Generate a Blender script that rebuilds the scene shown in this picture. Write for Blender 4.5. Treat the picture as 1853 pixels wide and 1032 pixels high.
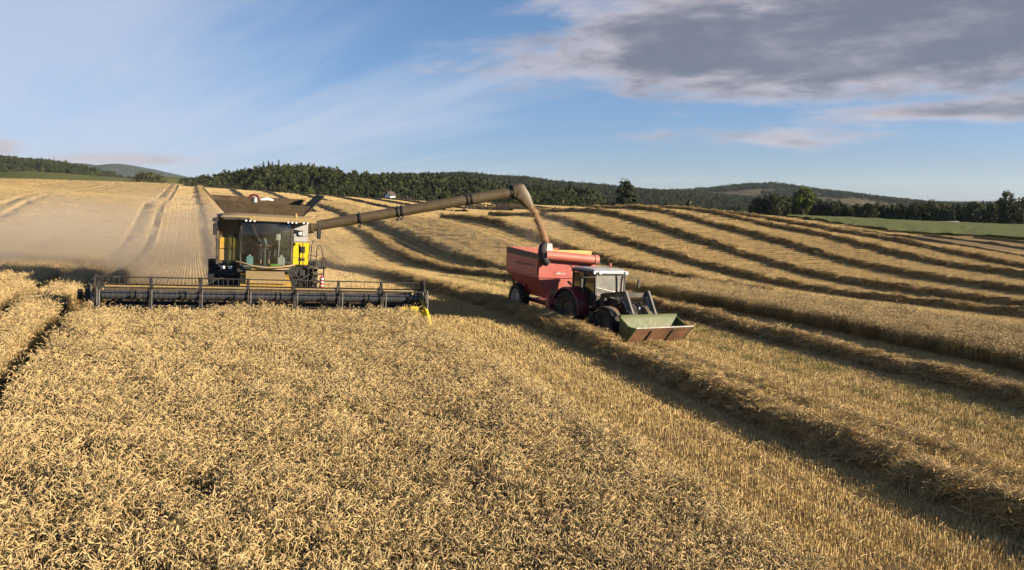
import bpy, bmesh, math, random
import numpy as np
from mathutils import Vector, Matrix, Euler
R = math.radians
random.seed(7); rng = np.random.default_rng(7)
for o in list(bpy.data.objects): bpy.data.objects.remove(o, do_unlink=True)
scene = bpy.context.scene
COL = scene.collection

# ------------------------------------------------------------------ camera
HC = 4.9
cam_d = bpy.data.cameras.new('camera'); cam = bpy.data.objects.new('camera', cam_d); COL.objects.link(cam)
cam_d.sensor_width = 36; cam_d.lens = 36 * 1500 / 1853; cam_d.clip_start = 0.1; cam_d.clip_end = 40000
cam.location = (0, 0, HC); cam.rotation_euler = (R(90) - math.atan((516 - 362) / 1500), 0, 0)
scene.camera = cam
# ------------------------------------------------------------------ light
SUN_AZ, SUN_EL = R(-14), R(15.5)            # direction to the sun: from +X towards -Y
sun_d = bpy.data.lights.new('sun', 'SUN'); sun = bpy.data.objects.new('sun', sun_d); COL.objects.link(sun)
sun_d.energy = 5.0; sun_d.angle = R(0.6); sun_d.color = (1, 0.83, 0.62)
sv = Vector((math.cos(SUN_AZ) * math.cos(SUN_EL), math.sin(SUN_AZ) * math.cos(SUN_EL), math.sin(SUN_EL)))
sun.rotation_euler = sv.to_track_quat('Z', 'Y').to_euler()
scene.view_settings.view_transform = 'Standard'; scene.view_settings.look = 'None'
scene.view_settings.exposure = 1.40; scene.view_settings.gamma = 1
scene.render.engine = 'CYCLES'
cy = scene.cycles
cy.use_denoising = True; cy.denoiser = 'OPENIMAGEDENOISE'; cy.denoising_input_passes = 'RGB_ALBEDO_NORMAL'
cy.max_bounces = 5; cy.diffuse_bounces = 1; cy.glossy_bounces = 2; cy.transmission_bounces = 3
cy.transparent_max_bounces = 10; cy.volume_bounces = 1; cy.use_adaptive_sampling = True; cy.adaptive_threshold = 0.02
cy.caustics_reflective = False; cy.caustics_refractive = False; cy.sample_clamp_indirect = 4
cy.volume_step_rate = 1.0; cy.volume_max_steps = 96

# ------------------------------------------------------------------ node helper
class NT:
    def __init__(s, tree): s.t = tree; s.n = tree.nodes; s.l = tree.links
    def new(s, typ, **kw):
        n = s.n.new(typ)
        for k, v in kw.items(): setattr(n, k, v)
        return n
    def put(s, sock, v):
        if isinstance(v, bpy.types.NodeSocket): s.l.new(v, sock)
        elif v is not None:
            if hasattr(sock.default_value, '__len__') and not hasattr(v, '__len__'): v = [v] * len(sock.default_value)
            if hasattr(v, '__len__') and len(v) == 3 and len(sock.default_value) == 4: v = (*v, 1)
            sock.default_value = v
    def math(s, op, a, b=None, c=None, clamp=False):
        n = s.new('ShaderNodeMath', operation=op, use_clamp=clamp)
        for i, v in enumerate((a, b, c)):
            if v is not None: s.put(n.inputs[i], v)
        return n.outputs[0]
    def vmath(s, op, a, b=None):
        n = s.new('ShaderNodeVectorMath', operation=op)
        s.put(n.inputs[0], a)
        if b is not None: s.put(n.inputs[1], b)
        return n.outputs[0]
    def noise(s, vec, scale, detail=4, rough=0.55, out=0, dist=0):
        n = s.new('ShaderNodeTexNoise'); n.inputs['Scale'].default_value = scale; n.inputs['Detail'].default_value = detail
        n.inputs['Roughness'].default_value = rough; n.inputs['Distortion'].default_value = dist
        if vec is not None: s.put(n.inputs['Vector'], vec)
        return n.outputs[out]
    def mapr(s, v, a, b, c=0.0, d=1.0, smooth=False):
        n = s.new('ShaderNodeMapRange', interpolation_type='SMOOTHSTEP' if smooth else 'LINEAR'); s.put(n.inputs[0], v)
        for i, q in enumerate((a, b, c, d)): s.put(n.inputs[i + 1], q)
        return n.outputs[0]
    def mix(s, f, a, b, mode='MIX'):
        n = s.new('ShaderNodeMix', data_type='RGBA', blend_type=mode)
        s.put(n.inputs[0], f); s.put(n.inputs[6], a); s.put(n.inputs[7], b)
        return n.outputs[2]
    def sep(s, v):
        n = s.new('ShaderNodeSeparateXYZ'); s.put(n.inputs[0], v); return n.outputs
    def comb(s, x, y, z):
        n = s.new('ShaderNodeCombineXYZ')
        for i, v in enumerate((x, y, z)): s.put(n.inputs[i], v)
        return n.outputs[0]
    def mapping(s, vec, rot=(0, 0, 0), scale=(1, 1, 1), loc=(0, 0, 0)):
        n = s.new('ShaderNodeMapping'); s.put(n.inputs[0], vec)
        n.inputs['Location'].default_value = loc; n.inputs['Rotation'].default_value = rot; n.inputs['Scale'].default_value = scale
        return n.outputs[0]

# ------------------------------------------------------------------ world: daylight sky with cirrus and a cloud bank
world = bpy.data.worlds.new('World'); scene.world = world; world.use_nodes = True
w = NT(world.node_tree); w.n.clear()
sky = w.new('ShaderNodeTexSky', sky_type='NISHITA', sun_disc=False)
sky.sun_elevation = SUN_EL; sky.sun_rotation = R(104); sky.air_density = 1.0; sky.dust_density = 0.15; sky.ozone_density = 2.2
gen = w.new('ShaderNodeTexCoord').outputs['Generated']
dx, dy, dz = w.sep(gen)
zz = w.math('ADD', w.math('MAXIMUM', dz, 0.0), 0.055)
px, py = w.math('DIVIDE', dx, zz), w.math('DIVIDE', dy, zz)
pl = w.comb(px, py, 0.0)
SKY = 0.05
K = 0.455 / SKY
def ellip(cx, cz, rx, rz):
    return w.math('SUBTRACT', 1.0, w.math('SQRT', w.math('ADD', w.math('POWER', w.math('DIVIDE', w.math('SUBTRACT', dx, cx), rx), 2.0),
                  w.math('POWER', w.math('DIVIDE', w.math('SUBTRACT', dz, cz), rz), 2.0))))
front = w.math('GREATER_THAN', dy, 0.0)
# cirrus: thin streaks drawn out along one wind direction
rot_v = w.mapping(pl, rot=(0, 0, R(55)))
cir_v = w.mapping(rot_v, scale=(0.10, 0.62, 1), loc=(3.1, 0.4, 0))
c1 = w.noise(cir_v, 1.1, 6, 0.6, dist=0.5)
c2 = w.noise(w.mapping(rot_v, scale=(0.22, 2.2, 1)), 1.6, 5, 0.6, dist=0.3)
veil = w.noise(w.mapping(pl, scale=(0.22, 0.12, 1), loc=(1.7, 2.2, 0)), 1.0, 3, 0.5)
leftw = w.mapr(dx, -0.55, 0.16, 0.22, -0.13)
cirrus = w.mapr(w.math('ADD', w.math('ADD', w.math('MULTIPLY', c1, 0.62), w.math('MULTIPLY', c2, 0.22)), w.math('ADD', w.math('MULTIPLY', veil, 0.3), leftw)), 0.46, 0.78, 0, 0.66, True)
tint = w.mix(w.mapr(dz, 0.0, 0.2, 0, 1, True), (0.53, 0.66, 1.18), (0.59, 0.76, 1.03))
skyc = w.mix(1.0, sky.outputs[0], tint, 'MULTIPLY')
cirrus = w.math('MULTIPLY', cirrus, w.mapr(dz, 0.24, 0.6, 1.0, 0.3))     # a thin veil looks denser towards the horizon
col = w.mix(cirrus, skyc, (0.50 * K, 0.54 * K, 0.66 * K))
# stratocumulus bank
bv = w.mapping(pl, scale=(0.62, 0.62, 1), loc=(0.35, 0.1, 0))
n1 = w.noise(bv, 1.25, 9, 0.6, dist=0.25)
n2 = w.noise(w.mapping(gen, scale=(6.0, 6.0, 24), loc=(0.2, 0.55, 0.33)), 1.0, 9, 0.62, dist=0.25)
m1 = ellip(0.39, 0.174, 0.42, 0.082); m2 = ellip(0.47, 0.093, 0.22, 0.017); m3 = ellip(0.30, 0.072, 0.14, 0.012)
m4 = ellip(-0.535, 0.052, 0.045, 0.018); m5 = ellip(-0.44, 0.043, 0.10, 0.010); m6 = ellip(0.42, 0.006, 0.035, 0.008)
msk = w.math('MAXIMUM', w.math('MAXIMUM', m1, w.math('MULTIPLY', m2, 0.55)), w.math('MAXIMUM', w.math('MULTIPLY', m3, 0.25), w.math('MAXIMUM', w.math('MULTIPLY', m4, 0.75), w.math('MULTIPLY', m5, 0.6))))
msk = w.math('MULTIPLY', w.math('MAXIMUM', msk, -0.6), front)
msk = w.math('SUBTRACT', msk, w.math('MULTIPLY', w.math('SUBTRACT', 1.0, front), 0.35))
den = w.math('ADD', w.math('MULTIPLY', msk, 0.9), w.math('ADD', w.math('MULTIPLY', w.math('SUBTRACT', n2, 0.5), 1.25), w.math('MULTIPLY', w.math('SUBTRACT', n1, 0.5), 0.45)))
alpha = w.mapr(den, -0.05, 0.32, 0, 0.95, True)
thick = w.mapr(den, 0.05, 0.55, 0, 1, True)
puff = w.noise(w.mapping(gen, scale=(9, 9, 34), loc=(0.1, 0.9, 0.65)), 1.0, 7, 0.62)
shade = w.mapr(w.math('ADD', w.math('SUBTRACT', 1.0, thick), w.math('MULTIPLY', w.math('SUBTRACT', puff, 0.5), 2.6)), -0.25, 1.35, 0, 1, True)
lowl = w.mapr(dx, -0.40, -0.30, 1.0, 0.0)
shade = w.math('MAXIMUM', shade, w.math('MULTIPLY', w.mapr(puff, 0.2, 0.6, 0.55, 1.0), lowl))
ccol = w.mix(shade, (0.145 * K, 0.16 * K, 0.215 * K), (0.52 * K, 0.48 * K, 0.53 * K))
col = w.mix(alpha, col, ccol)
bg = w.new('ShaderNodeBackground'); w.put(bg.inputs[0], col); bg.inputs[1].default_value = SKY
wo = w.new('ShaderNodeOutputWorld'); w.l.new(bg.outputs[0], wo.inputs[0])

# ------------------------------------------------------------------ materials
ALB = 0.73
def material(name, base, rough=0.6, metal=0.0, spec=0.4, var=0.12, vscale=6.0, dirt=None, dirt_amt=0.5, bump=0.0, bscale=40, attr=None, rand=0.0, coat=0.0, trans=0.0, obj_coord=True):
    if name not in ('white_paint', 'clear_lamp_lens', 'mirror_face'):
        base = tuple(c * ALB for c in base); dirt = tuple(c * ALB for c in dirt) if dirt else None
    m = bpy.data.materials.new(name); m.use_nodes = True
    t = NT(m.node_tree); b = t.n['Principled BSDF']
    tc = t.new('ShaderNodeTexCoord').outputs['Object']
    col = (*base, 1)
    nz = t.noise(tc, vscale, 5, 0.6)
    lo = tuple(c * (1 - var * 1.6) for c in base); hi = tuple(min(1, c * (1 + var * 1.6)) for c in base)
    col = t.mix(t.mapr(nz, 0.3, 0.7), lo, hi)
    if dirt:
        nd = t.noise(tc, vscale * 0.35, 7, 0.65)
        col = t.mix(t.mapr(nd, 0.62 - dirt_amt * 0.35, 0.8 - dirt_amt * 0.2, 0, 0.85, True), col, dirt)
    if attr:
        a = t.new('ShaderNodeAttribute', attribute_name=attr)
        col = t.mix(1.0, col, a.outputs['Color'], 'MULTIPLY')
    if rand:
        oi = t.new('ShaderNodeObjectInfo').outputs['Random']
        col = t.mix(1.0, col, t.mix(oi, (1 - rand, 1 - rand * 1.08, 1 - rand * 1.25), (1 + rand, 1 + rand * 0.95, 1 + rand * 0.8)), 'MULTIPLY')
    t.put(b.inputs['Base Color'], col)
    b.inputs['Roughness'].default_value = rough; b.inputs['Metallic'].default_value = metal
    b.inputs['Specular IOR Level'].default_value = spec; b.inputs['Coat Weight'].default_value = coat
    if rough < 0.7: t.put(b.inputs['Roughness'], t.mapr(nz, 0.2, 0.8, rough * 0.8, min(1, rough * 1.25)))
    if bump:
        bn = t.new('ShaderNodeBump'); bn.inputs['Strength'].default_value = bump; bn.inputs['Distance'].default_value = 0.02
        t.put(bn.inputs['Height'], t.noise(tc, bscale, 6, 0.6)); t.l.new(bn.outputs[0], b.inputs['Normal'])
    if trans:
        tr = t.new('ShaderNodeBsdfTranslucent'); t.put(tr.inputs[0], col)
        mx = t.new('ShaderNodeMixShader'); mx.inputs[0].default_value = trans
        t.l.new(b.outputs[0], mx.inputs[1]); t.l.new(tr.outputs[0], mx.inputs[2]); t.l.new(mx.outputs[0], t.n['Material Output'].inputs[0])
    return m
def glass_material(name, tint, refl=0.08, dust=(0.35, 0.3, 0.22), damt=0.12):
    m = bpy.data.materials.new(name); m.use_nodes = True; t = NT(m.node_tree); t.n.clear()
    tr = t.new('ShaderNodeBsdfTransparent'); t.put(tr.inputs[0], tint)
    gl = t.new('ShaderNodeBsdfGlossy'); gl.inputs['Roughness'].default_value = 0.06; t.put(gl.inputs[0], (0.9, 0.9, 0.9))
    df = t.new('ShaderNodeBsdfDiffuse'); t.put(df.inputs[0], dust)
    fr = t.new('ShaderNodeFresnel'); fr.inputs[0].default_value = 1.5
    f = t.math('ADD', fr.outputs[0], refl, clamp=True)
    m1 = t.new('ShaderNodeMixShader'); t.put(m1.inputs[0], f); t.l.new(tr.outputs[0], m1.inputs[1]); t.l.new(gl.outputs[0], m1.inputs[2])
    tc = t.new('ShaderNodeTexCoord').outputs['Object']
    m2 = t.new('ShaderNodeMixShader'); t.put(m2.inputs[0], t.mapr(t.noise(tc, 2.5, 5), 0.3, 0.75, damt * 0.5, damt * 1.8))
    t.l.new(m1.outputs[0], m2.inputs[1]); t.l.new(df.outputs[0], m2.inputs[2])
    o = t.new('ShaderNodeOutputMaterial'); t.l.new(m2.outputs[0], o.inputs[0])
    return m
DUST = (0.33, 0.26, 0.16)
M = {}
M['yellow'] = material('yellow_paint', (0.62, 0.37, 0.035), 0.5, var=0.1, dirt=(0.40, 0.29, 0.13), dirt_amt=0.75)
M['yellow_bright'] = material('bright_yellow_paint', (0.80, 0.60, 0.02), 0.4, var=0.05, dirt=DUST, dirt_amt=0.12)
M['yellow_dusty'] = material('dusty_yellow_paint', (0.40, 0.28, 0.10), 0.65, var=0.1, dirt=DUST, dirt_amt=0.7)
M['black'] = material('black_steel', (0.026, 0.025, 0.024), 0.6, var=0.25, dirt=(0.12, 0.1, 0.07), dirt_amt=0.45)
M['dark'] = material('dark_grey_steel', (0.07, 0.064, 0.055), 0.6, var=0.2, dirt=(0.2, 0.155, 0.09), dirt_amt=0.7)
M['tube_grey'] = material('grey_reel_tube', (0.075, 0.078, 0.085), 0.38, metal=0.3, var=0.1, dirt=(0.2, 0.16, 0.1), dirt_amt=0.3)
M['steel'] = material('worn_steel', (0.42, 0.41, 0.39), 0.42, metal=0.7, var=0.12, dirt=DUST, dirt_amt=0.4)
M['lightgrey'] = material('light_grey_paint', (0.50, 0.50, 0.49), 0.5, var=0.06, dirt=DUST, dirt_amt=0.3)
M['tank'] = material('dusty_tank_steel', (0.085, 0.062, 0.038), 0.85, spec=.2, var=0.2, dirt=(0.13, 0.095, 0.055), dirt_amt=0.5)
M['arm_grey'] = material('grey_loader_paint', (0.16, 0.16, 0.155), 0.5, var=0.1, dirt=(0.1, 0.085, 0.06), dirt_amt=0.4)
M['header_back'] = material('worn_header_sheet', (0.11, 0.075, 0.035), 0.7, var=0.2, dirt=(0.26, 0.17, 0.05), dirt_amt=0.35)
M['auger'] = material('dusty_auger_tube', (0.10, 0.075, 0.038), 0.5, var=0.14, vscale=2.5, dirt=(0.12, 0.09, 0.05), dirt_amt=0.5)
M['rubber'] = material('tyre_rubber', (0.022, 0.021, 0.02), 0.85, var=0.2, dirt=(0.13, 0.105, 0.07), dirt_amt=0.5)
M['rubber_black'] = material('black_rubber', (0.015, 0.015, 0.015), 0.7, var=0.2)
M['red'] = material('faded_red_paint', (0.45, 0.105, 0.085), 0.45, var=0.08, vscale=3, dirt=(0.36, 0.2, 0.13), dirt_amt=0.3)
M['red_tube'] = material('pale_red_tube_paint', (0.52, 0.15, 0.11), 0.5, var=0.06, vscale=3, dirt=(0.42, 0.26, 0.2), dirt_amt=0.4)
M['dark_red'] = material('dark_red_paint', (0.16, 0.02, 0.025), 0.4, var=0.1, dirt=(0.16, 0.1, 0.07), dirt_amt=0.35)
M['olive'] = material('olive_tarp', (0.13, 0.105, 0.055), 0.8, var=0.12)
M['green'] = material('green_bucket_paint', (0.085, 0.11, 0.028), 0.6, var=0.15, dirt=(0.20, 0.17, 0.08), dirt_amt=0.35)
M['rust'] = material('rusty_bucket_steel', (0.25, 0.13, 0.065), 0.75, metal=0.1, var=0.2, vscale=4, dirt=(0.13, 0.065, 0.03), dirt_amt=0.45, bump=0.3)
M['white'] = material('white_paint', (0.74, 0.73, 0.7), 0.5, var=0.04)
M['pale_yellow'] = material('faded_yellow_board', (0.62, 0.44, 0.14), 0.6, var=0.08)
M['lamp'] = material('clear_lamp_lens', (0.85, 0.84, 0.8), 0.15, var=0.02, spec=0.8)
M['grain'] = material('wheat_grain', (0.30, 0.165, 0.075), 0.7, var=0.25, vscale=30, bump=0.8, bscale=60)
M['glass'] = glass_material('cab_glass', (0.66, 0.74, 0.70), refl=0.01, damt=0.05)
M['glass_pale'] = glass_material('bright_windscreen_glass', (0.55, 0.62, 0.58), refl=0.22, dust=(0.55, 0.55, 0.5), damt=0.2)
M['glass_dark'] = glass_material('dark_side_glass', (0.30, 0.36, 0.33), refl=0.02, damt=0.06)
M['interior'] = material('cab_interior_plastic', (0.09, 0.105, 0.095), 0.7)
M['mirror'] = material('mirror_face', (0.6, 0.62, 0.65), 0.05, metal=1, var=0.02)
M['skin'] = material('skin', (0.52, 0.31, 0.22), 0.55, var=0.05)
M['shirt'] = material('grey_shirt', (0.42, 0.42, 0.44), 0.9, var=0.1)
M['jeans'] = material('dark_trousers', (0.035, 0.04, 0.06), 0.9, var=0.1)
M['hair'] = material('dark_hair', (0.02, 0.014, 0.01), 0.7)
M['blue'] = material('pale_blue_plastic', (0.30, 0.52, 0.55), 0.5, var=0.06)
M['hivis'] = material('green_plastic', (0.22, 0.50, 0.05), 0.5)
M['red_bright'] = material('red_marker', (0.62, 0.05, 0.05), 0.5)

# ------------------------------------------------------------------ mesh builder
class MB:
    def __init__(s): s.v = []; s.f = []
    def add(s, vs, fs):
        o = len(s.v); s.v += [tuple(p) for p in vs]; s.f += [tuple(i + o for i in f) for f in fs]; return s
    def hexa(s, p):      # 8 points: bottom loop 0-3, top loop 4-7
        return s.add(p, [(3, 2, 1, 0), (4, 5, 6, 7), (0, 1, 5, 4), (1, 2, 6, 5), (2, 3, 7, 6), (3, 0, 4, 7)])
    def bx(s, x0, x1, y0, y1, z0, z1):
        return s.hexa([(x0, y0, z0), (x1, y0, z0), (x1, y1, z0), (x0, y1, z0), (x0, y0, z1), (x1, y0, z1), (x1, y1, z1), (x0, y1, z1)])
    def bar(s, a, b, wx, wz=None, up=(0, 0, 1)):
        wz = wz or wx; a = Vector(a); b = Vector(b); d = (b - a).normalized(); u = Vector(up)
        if abs(d.dot(u)) > 0.98: u = Vector((0, 1, 0))
        sd = d.cross(u).normalized() * wx / 2; u2 = sd.cross(d).normalized() * wz / 2
        return s.hexa([a - sd - u2, b - sd - u2, b + sd - u2, a + sd - u2, a - sd + u2, b - sd + u2, b + sd + u2, a + sd + u2])
    def tube(s, pts, r, n=8, caps=True, sy=1.0):
        pts = [Vector(p) for p in pts]; rs = r if hasattr(r, '__len__') else [r] * len(pts)
        o = len(s.v); ref = None
        for i, p in enumerate(pts):
            d = (pts[min(i + 1, len(pts) - 1)] - pts[max(i - 1, 0)]).normalized()
            if ref is None:
                ref = Vector((0, 0, 1)) if abs(d.z) < 0.9 else Vector((0, 1, 0))
            a = d.cross(ref)
            if a.length < 1e-4: a = d.cross(Vector((1, 0, 0)))
            a.normalize(); b = a.cross(d).normalized(); ref = b
            for k in range(n):
                t = 2 * math.pi * k / n; s.v.append(tuple(p + (a * math.cos(t) + b * math.sin(t) * sy) * rs[i]))
        for i in range(len(pts) - 1):
            for k in range(n):
                k2 = (k + 1) % n; s.f.append((o + i * n + k, o + i * n + k2, o + (i + 1) * n + k2, o + (i + 1) * n + k))
        if caps:
            s.f.append(tuple(o + k for k in range(n))[::-1]); e = o + (len(pts) - 1) * n; s.f.append(tuple(e + k for k in range(n)))
        return s
    def cyl(s, a, b, r0, r1=None, n=14, caps=True): return s.tube([a, b], [r0, r1 if r1 is not None else r0], n, caps)
    def prism(s, poly, a, b, axis='x'):   # polygon in the two other axes, extruded from a to b
        n = len(poly); mk = {'x': lambda t, p: (t, p[0], p[1]), 'y': lambda t, p: (p[0], t, p[1]), 'z': lambda t, p: (p[0], p[1], t)}[axis]
        vs = [mk(a, p) for p in poly] + [mk(b, p) for p in poly]
        fs = [tuple(range(n))[::-1], tuple(range(n, 2 * n))] + [(i, (i + 1) % n, n + (i + 1) % n, n + i) for i in range(n)]
        return s.add(vs, fs)
    def lathe(s, prof, c, n=28, axis='x'):   # profile (along axis, radius), closed ring of profiles
        o = len(s.v); m = len(prof); c = Vector(c)
        for k in range(n):
            t = 2 * math.pi * k / n
            for (h, r_) in prof:
                if axis == 'x': p = Vector((h, r_ * math.cos(t), r_ * math.sin(t)))
                elif axis == 'y': p = Vector((r_ * math.cos(t), h, r_ * math.sin(t)))
                else: p = Vector((r_ * math.cos(t), r_ * math.sin(t), h))
                s.v.append(tuple(p + c))
        for k in range(n):
            k2 = (k + 1) % n
            for j in range(m - 1):
                s.f.append((o + k * m + j, o + k * m + j + 1, o + k2 * m + j + 1, o + k2 * m + j))
        return s
    def mesh(s, name):
        me = bpy.data.meshes.new(name); me.from_pydata(s.v, [], s.f); me.update(); return me
    def build(s, name, mat, parent=None, bevel=0.0, smooth=35, loc=None):
        me = s.mesh(name)
        bm = bmesh.new(); bm.from_mesh(me)
        bmesh.ops.recalc_face_normals(bm, faces=bm.faces)
        if bevel: bmesh.ops.bevel(bm, geom=[e for e in bm.edges if len(e.link_faces) == 2 and e.calc_face_angle(0) > 0.5], offset=bevel, segments=2, affect='EDGES', clamp_overlap=True)
        bm.to_mesh(me); bm.free()
        if smooth:
            me.polygons.foreach_set('use_smooth', [True] * len(me.polygons)); me.set_sharp_from_angle(angle=R(smooth))
        me.materials.append(M[mat] if isinstance(mat, str) else mat)
        o = bpy.data.objects.new(name, me); COL.objects.link(o); o.parent = parent
        if loc: o.location = loc
        return o
def tag(o, label=None, cat=None, group=None, kind=None):
    for k, v in (('label', label), ('category', cat), ('group', group), ('kind', kind)):
        if v: o[k] = v
    return o
def empty(name, parent=None, loc=(0, 0, 0), rot=(0, 0, 0)):
    o = bpy.data.objects.new(name, None); COL.objects.link(o); o.parent = parent; o.location = loc; o.rotation_euler = rot
    o.empty_display_size = 0.3; return o
def np_mesh(name, v, f):
    me = bpy.data.meshes.new(name); v = np.asarray(v, np.float32); f = np.asarray(f, np.int32)
    me.vertices.add(len(v)); me.vertices.foreach_set('co', v.ravel())
    k = f.shape[1]; me.loops.add(f.size); me.loops.foreach_set('vertex_index', f.ravel())
    me.polygons.add(len(f)); me.polygons.foreach_set('loop_start', np.arange(0, f.size, k, dtype=np.int32))
    me.update(calc_edges=True); return me
# ------------------------------------------------------------------ terrain
AZ = R(21); CA, SA = math.cos(AZ), math.sin(AZ)
def qs_xy(q, s): return q * CA - s * SA, q * SA + s * CA
def xy_qs(x, y): return x * CA + y * SA, -x * SA + y * CA
_rt = np.random.default_rng(3).random((256, 256))
def vnoise(x, y):
    x = np.asarray(x, float); y = np.asarray(y, float)
    xi = np.floor(x).astype(int); yi = np.floor(y).astype(int); fx = x - xi; fy = y - yi
    fx = fx * fx * (3 - 2 * fx); fy = fy * fy * (3 - 2 * fy)
    g = lambda a, b: _rt[a % 256, b % 256]
    return (g(xi, yi) * (1 - fx) + g(xi + 1, yi) * fx) * (1 - fy) + (g(xi, yi + 1) * (1 - fx) + g(xi + 1, yi + 1) * fx) * fy - 0.5
def fbm(x, y, o=4):
    r = 0; a = 1.0
    for i in range(o): r = r + a * vnoise(x * 2 ** i + 17.3 * i, y * 2 ** i + 9.1 * i); a *= 0.5
    return r
CT = []
for q_, L in ((12.2, [(9, -.38), (13.4, -.33), (19.9, -.14), (27.6, .05), (46.7, -.15), (83, -1.4)]),
              (20.5, [(15.3, -.65), (22.6, -.6), (33.6, -.4), (53, -.6), (61.4, -1.1), (74.4, -1.3), (93, -.8), (110, .5), (123, 1.0)]),
              (24.3, [(18.3, -.55), (26.9, -.55), (39.8, -.6), (64, -1.25), (74.5, -.9), (92.8, .3), (121, 1.7)]),
              (36, [(112.7, 2.3), (99, 1.9), (84, .6), (69, -.9), (61.7, -1.3)]),
              (45, [(116, 2.2), (102, 2.4), (86, .35), (74, -.7), (50, -2.3), (34, -2.0)]),
              (54, [(122, 2.85), (107, 3.1), (89, 1.45), (77, -.3), (60, -2.4), (41, -2.6)]),
              (63, [(119, 3.4), (107, 3.25), (90, 1.25), (70, -1.3), (48, -2.7)]),
              (72, [(115, 3.4), (103, 2.6), (80, .35), (55, -2.2)]),
              (81, [(115, 2.4), (90, .6), (60, -2.4)]),
              (-4, [(60, .5), (85, 1.2), (110, 3.4), (122, 4.0), (180, 5.5), (270, 8.9), (340, 8.2)]),
              (-15, [(60, 1.2), (85, 2.0), (112, 4.4)]), (-38, [(60, 2.4), (85, 3.6), (112, 5.7)]),
              (-60, [(60, 3.6), (112, 6.6), (180, 7.8), (270, 10.3), (340, 10)]), (-140, [(100, 9), (270, 13), (340, 13)]),
              (10, [(110, 2.2), (60, -.4)]),
              (42, [(180, 3.2), (270, 5.9), (340, 4.5)]), (80, [(180, 2.3)]), (120, [(180, .3)]),
              (109, [(270, 3.1), (340, .5)]), (160, [(270, .6), (340, -3)]), (63.5, [(150, 2.8)]), (100, [(90, -.3)]),
              (60, [(10, -3)]), (100, [(30, -3.6)])):
    CT += [(q_, s_, z_) for s_, z_ in L]
for q_ in (-60, -30, -15, -4, 5, 14):
    for s_ in (-40, 0, 15, 30): CT.append((q_, s_, 0.027 * s_ - 0.055 * q_))
for x_, y_, z_ in ((74, 120, -.9), (60, 125, -.35), (49, 150, 1.8), (124, 200, -2.5), (77, 200, .5), (200, 330, -6), (126, 330, -2.8), (240, 200, -4), (30, -40, -2.0)):
    CT.append((*xy_qs(x_, y_), z_))
CT = np.array(CT, float); _P = CT[:, :2] / 50.0
def _phi(d2): return 0.5 * d2 * np.log(d2 + 1e-12)
_n = len(CT); _A = np.zeros((_n + 3, _n + 3))
_d2 = ((_P[:, None] - _P[None]) ** 2).sum(-1)
_A[:_n, :_n] = _phi(_d2) + np.eye(_n) * 0.012
_A[:_n, _n] = 1; _A[:_n, _n + 1:] = _P; _A[_n:, :_n] = _A[:_n, _n:].T
_c = np.linalg.solve(_A, np.concatenate([CT[:, 2], np.zeros(3)]))
def Z(x, y):
    x = np.asarray(x, float); y = np.asarray(y, float); sh = x.shape
    x = x.ravel(); y = y.ravel(); q, s = xy_qs(x, y); out = np.empty(len(x))
    for i in range(0, len(x), 20000):
        P = np.stack([q[i:i + 20000], s[i:i + 20000]], 1) / 50.0
        d2 = ((P[:, None] - _P[None]) ** 2).sum(-1)
        out[i:i + 20000] = _phi(d2) @ _c[:_n] + _c[_n] + P @ _c[_n + 1:]
    d = np.hypot(x, y); k = np.clip((d - 345) / 120, 0, 1); k = k * k * (3 - 2 * k)
    b = np.clip((np.abs(np.degrees(np.arctan2(x, y))) - 50) / 25, 0, 1); b = b * np.clip((d - 30) / 60, 0, 1)
    k = np.maximum(k, b)
    out = out * (1 - k) + (-12 + 4 * fbm(x / 700, y / 700, 3)) * k
    out = out + KNOLL * np.exp(-(((x + 53) / 13) ** 2 + ((y - 373) / 12) ** 2))      # farmyard knoll behind the crest
    return out.reshape(sh)
KNOLL = 0.0
def Z1(x, y): return float(Z(np.array([x]), np.array([y]))[0])

KNOLL = 5.9 - Z1(-53, 373)
# ground sheet: fan of rings round the camera, out to the horizon
ang = np.concatenate([np.linspace(-180, -46, 34, endpoint=False), np.linspace(-46, 46, 250, endpoint=False), np.linspace(46, 180, 34, endpoint=False)])
rad = np.concatenate([np.geomspace(2, 345, 270), np.linspace(350, 400, 12, endpoint=False), np.geomspace(402, 16000, 44)])
A_, R_ = np.meshgrid(np.radians(ang), rad)
gx, gy = R_ * np.sin(A_), R_ * np.cos(A_)
gz = Z(gx, gy) + 0.05 * fbm(gx * 0.9, gy * 0.9, 3) * (R_ < 200)
na, nr = len(ang), len(rad)
V = np.stack([gx.ravel(), gy.ravel(), gz.ravel()], 1); V = np.concatenate([V, [[0, 0, Z1(0, 0)]]])
idx = np.arange(na * nr).reshape(nr, na)
a0, a1 = idx[:-1], idx[1:]
Fq = np.stack([a0, np.roll(a0, -1, 1), np.roll(a1, -1, 1), a1], -1).reshape(-1, 4)
c_ = na * nr
me = np_mesh('ground', V, np.concatenate([Fq, np.stack([np.full(na, c_), np.roll(idx[0], -1), idx[0], idx[0]], 1)[:0]])) if False else np_mesh('ground', V, Fq)
me.polygons.foreach_set('use_smooth', [True] * len(me.polygons))
gm = bpy.data.materials.new('stubble_ground'); gm.use_nodes = True; t = NT(gm.node_tree); b = t.n['Principled BSDF']
pos = t.new('ShaderNodeTexCoord').outputs['Object']
rows = t.mapping(pos, rot=(0, 0, -AZ))          # x = across the rows, y = along them
rx_, ry_, rz_ = t.sep(rows)
fine = t.noise(pos, 9, 6, 0.7); med = t.noise(t.mapping(rows, scale=(1.0, 0.12, 1)), 0.9, 6, 0.65); big = t.noise(pos, 0.05, 4)
wv = t.math('SINE', t.math('MULTIPLY', rx_, 2 * math.pi / 0.125))
straw = t.mix(t.mapr(med, 0.3, 0.7), (0.22, 0.155, 0.075), (0.40, 0.295, 0.15))
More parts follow.
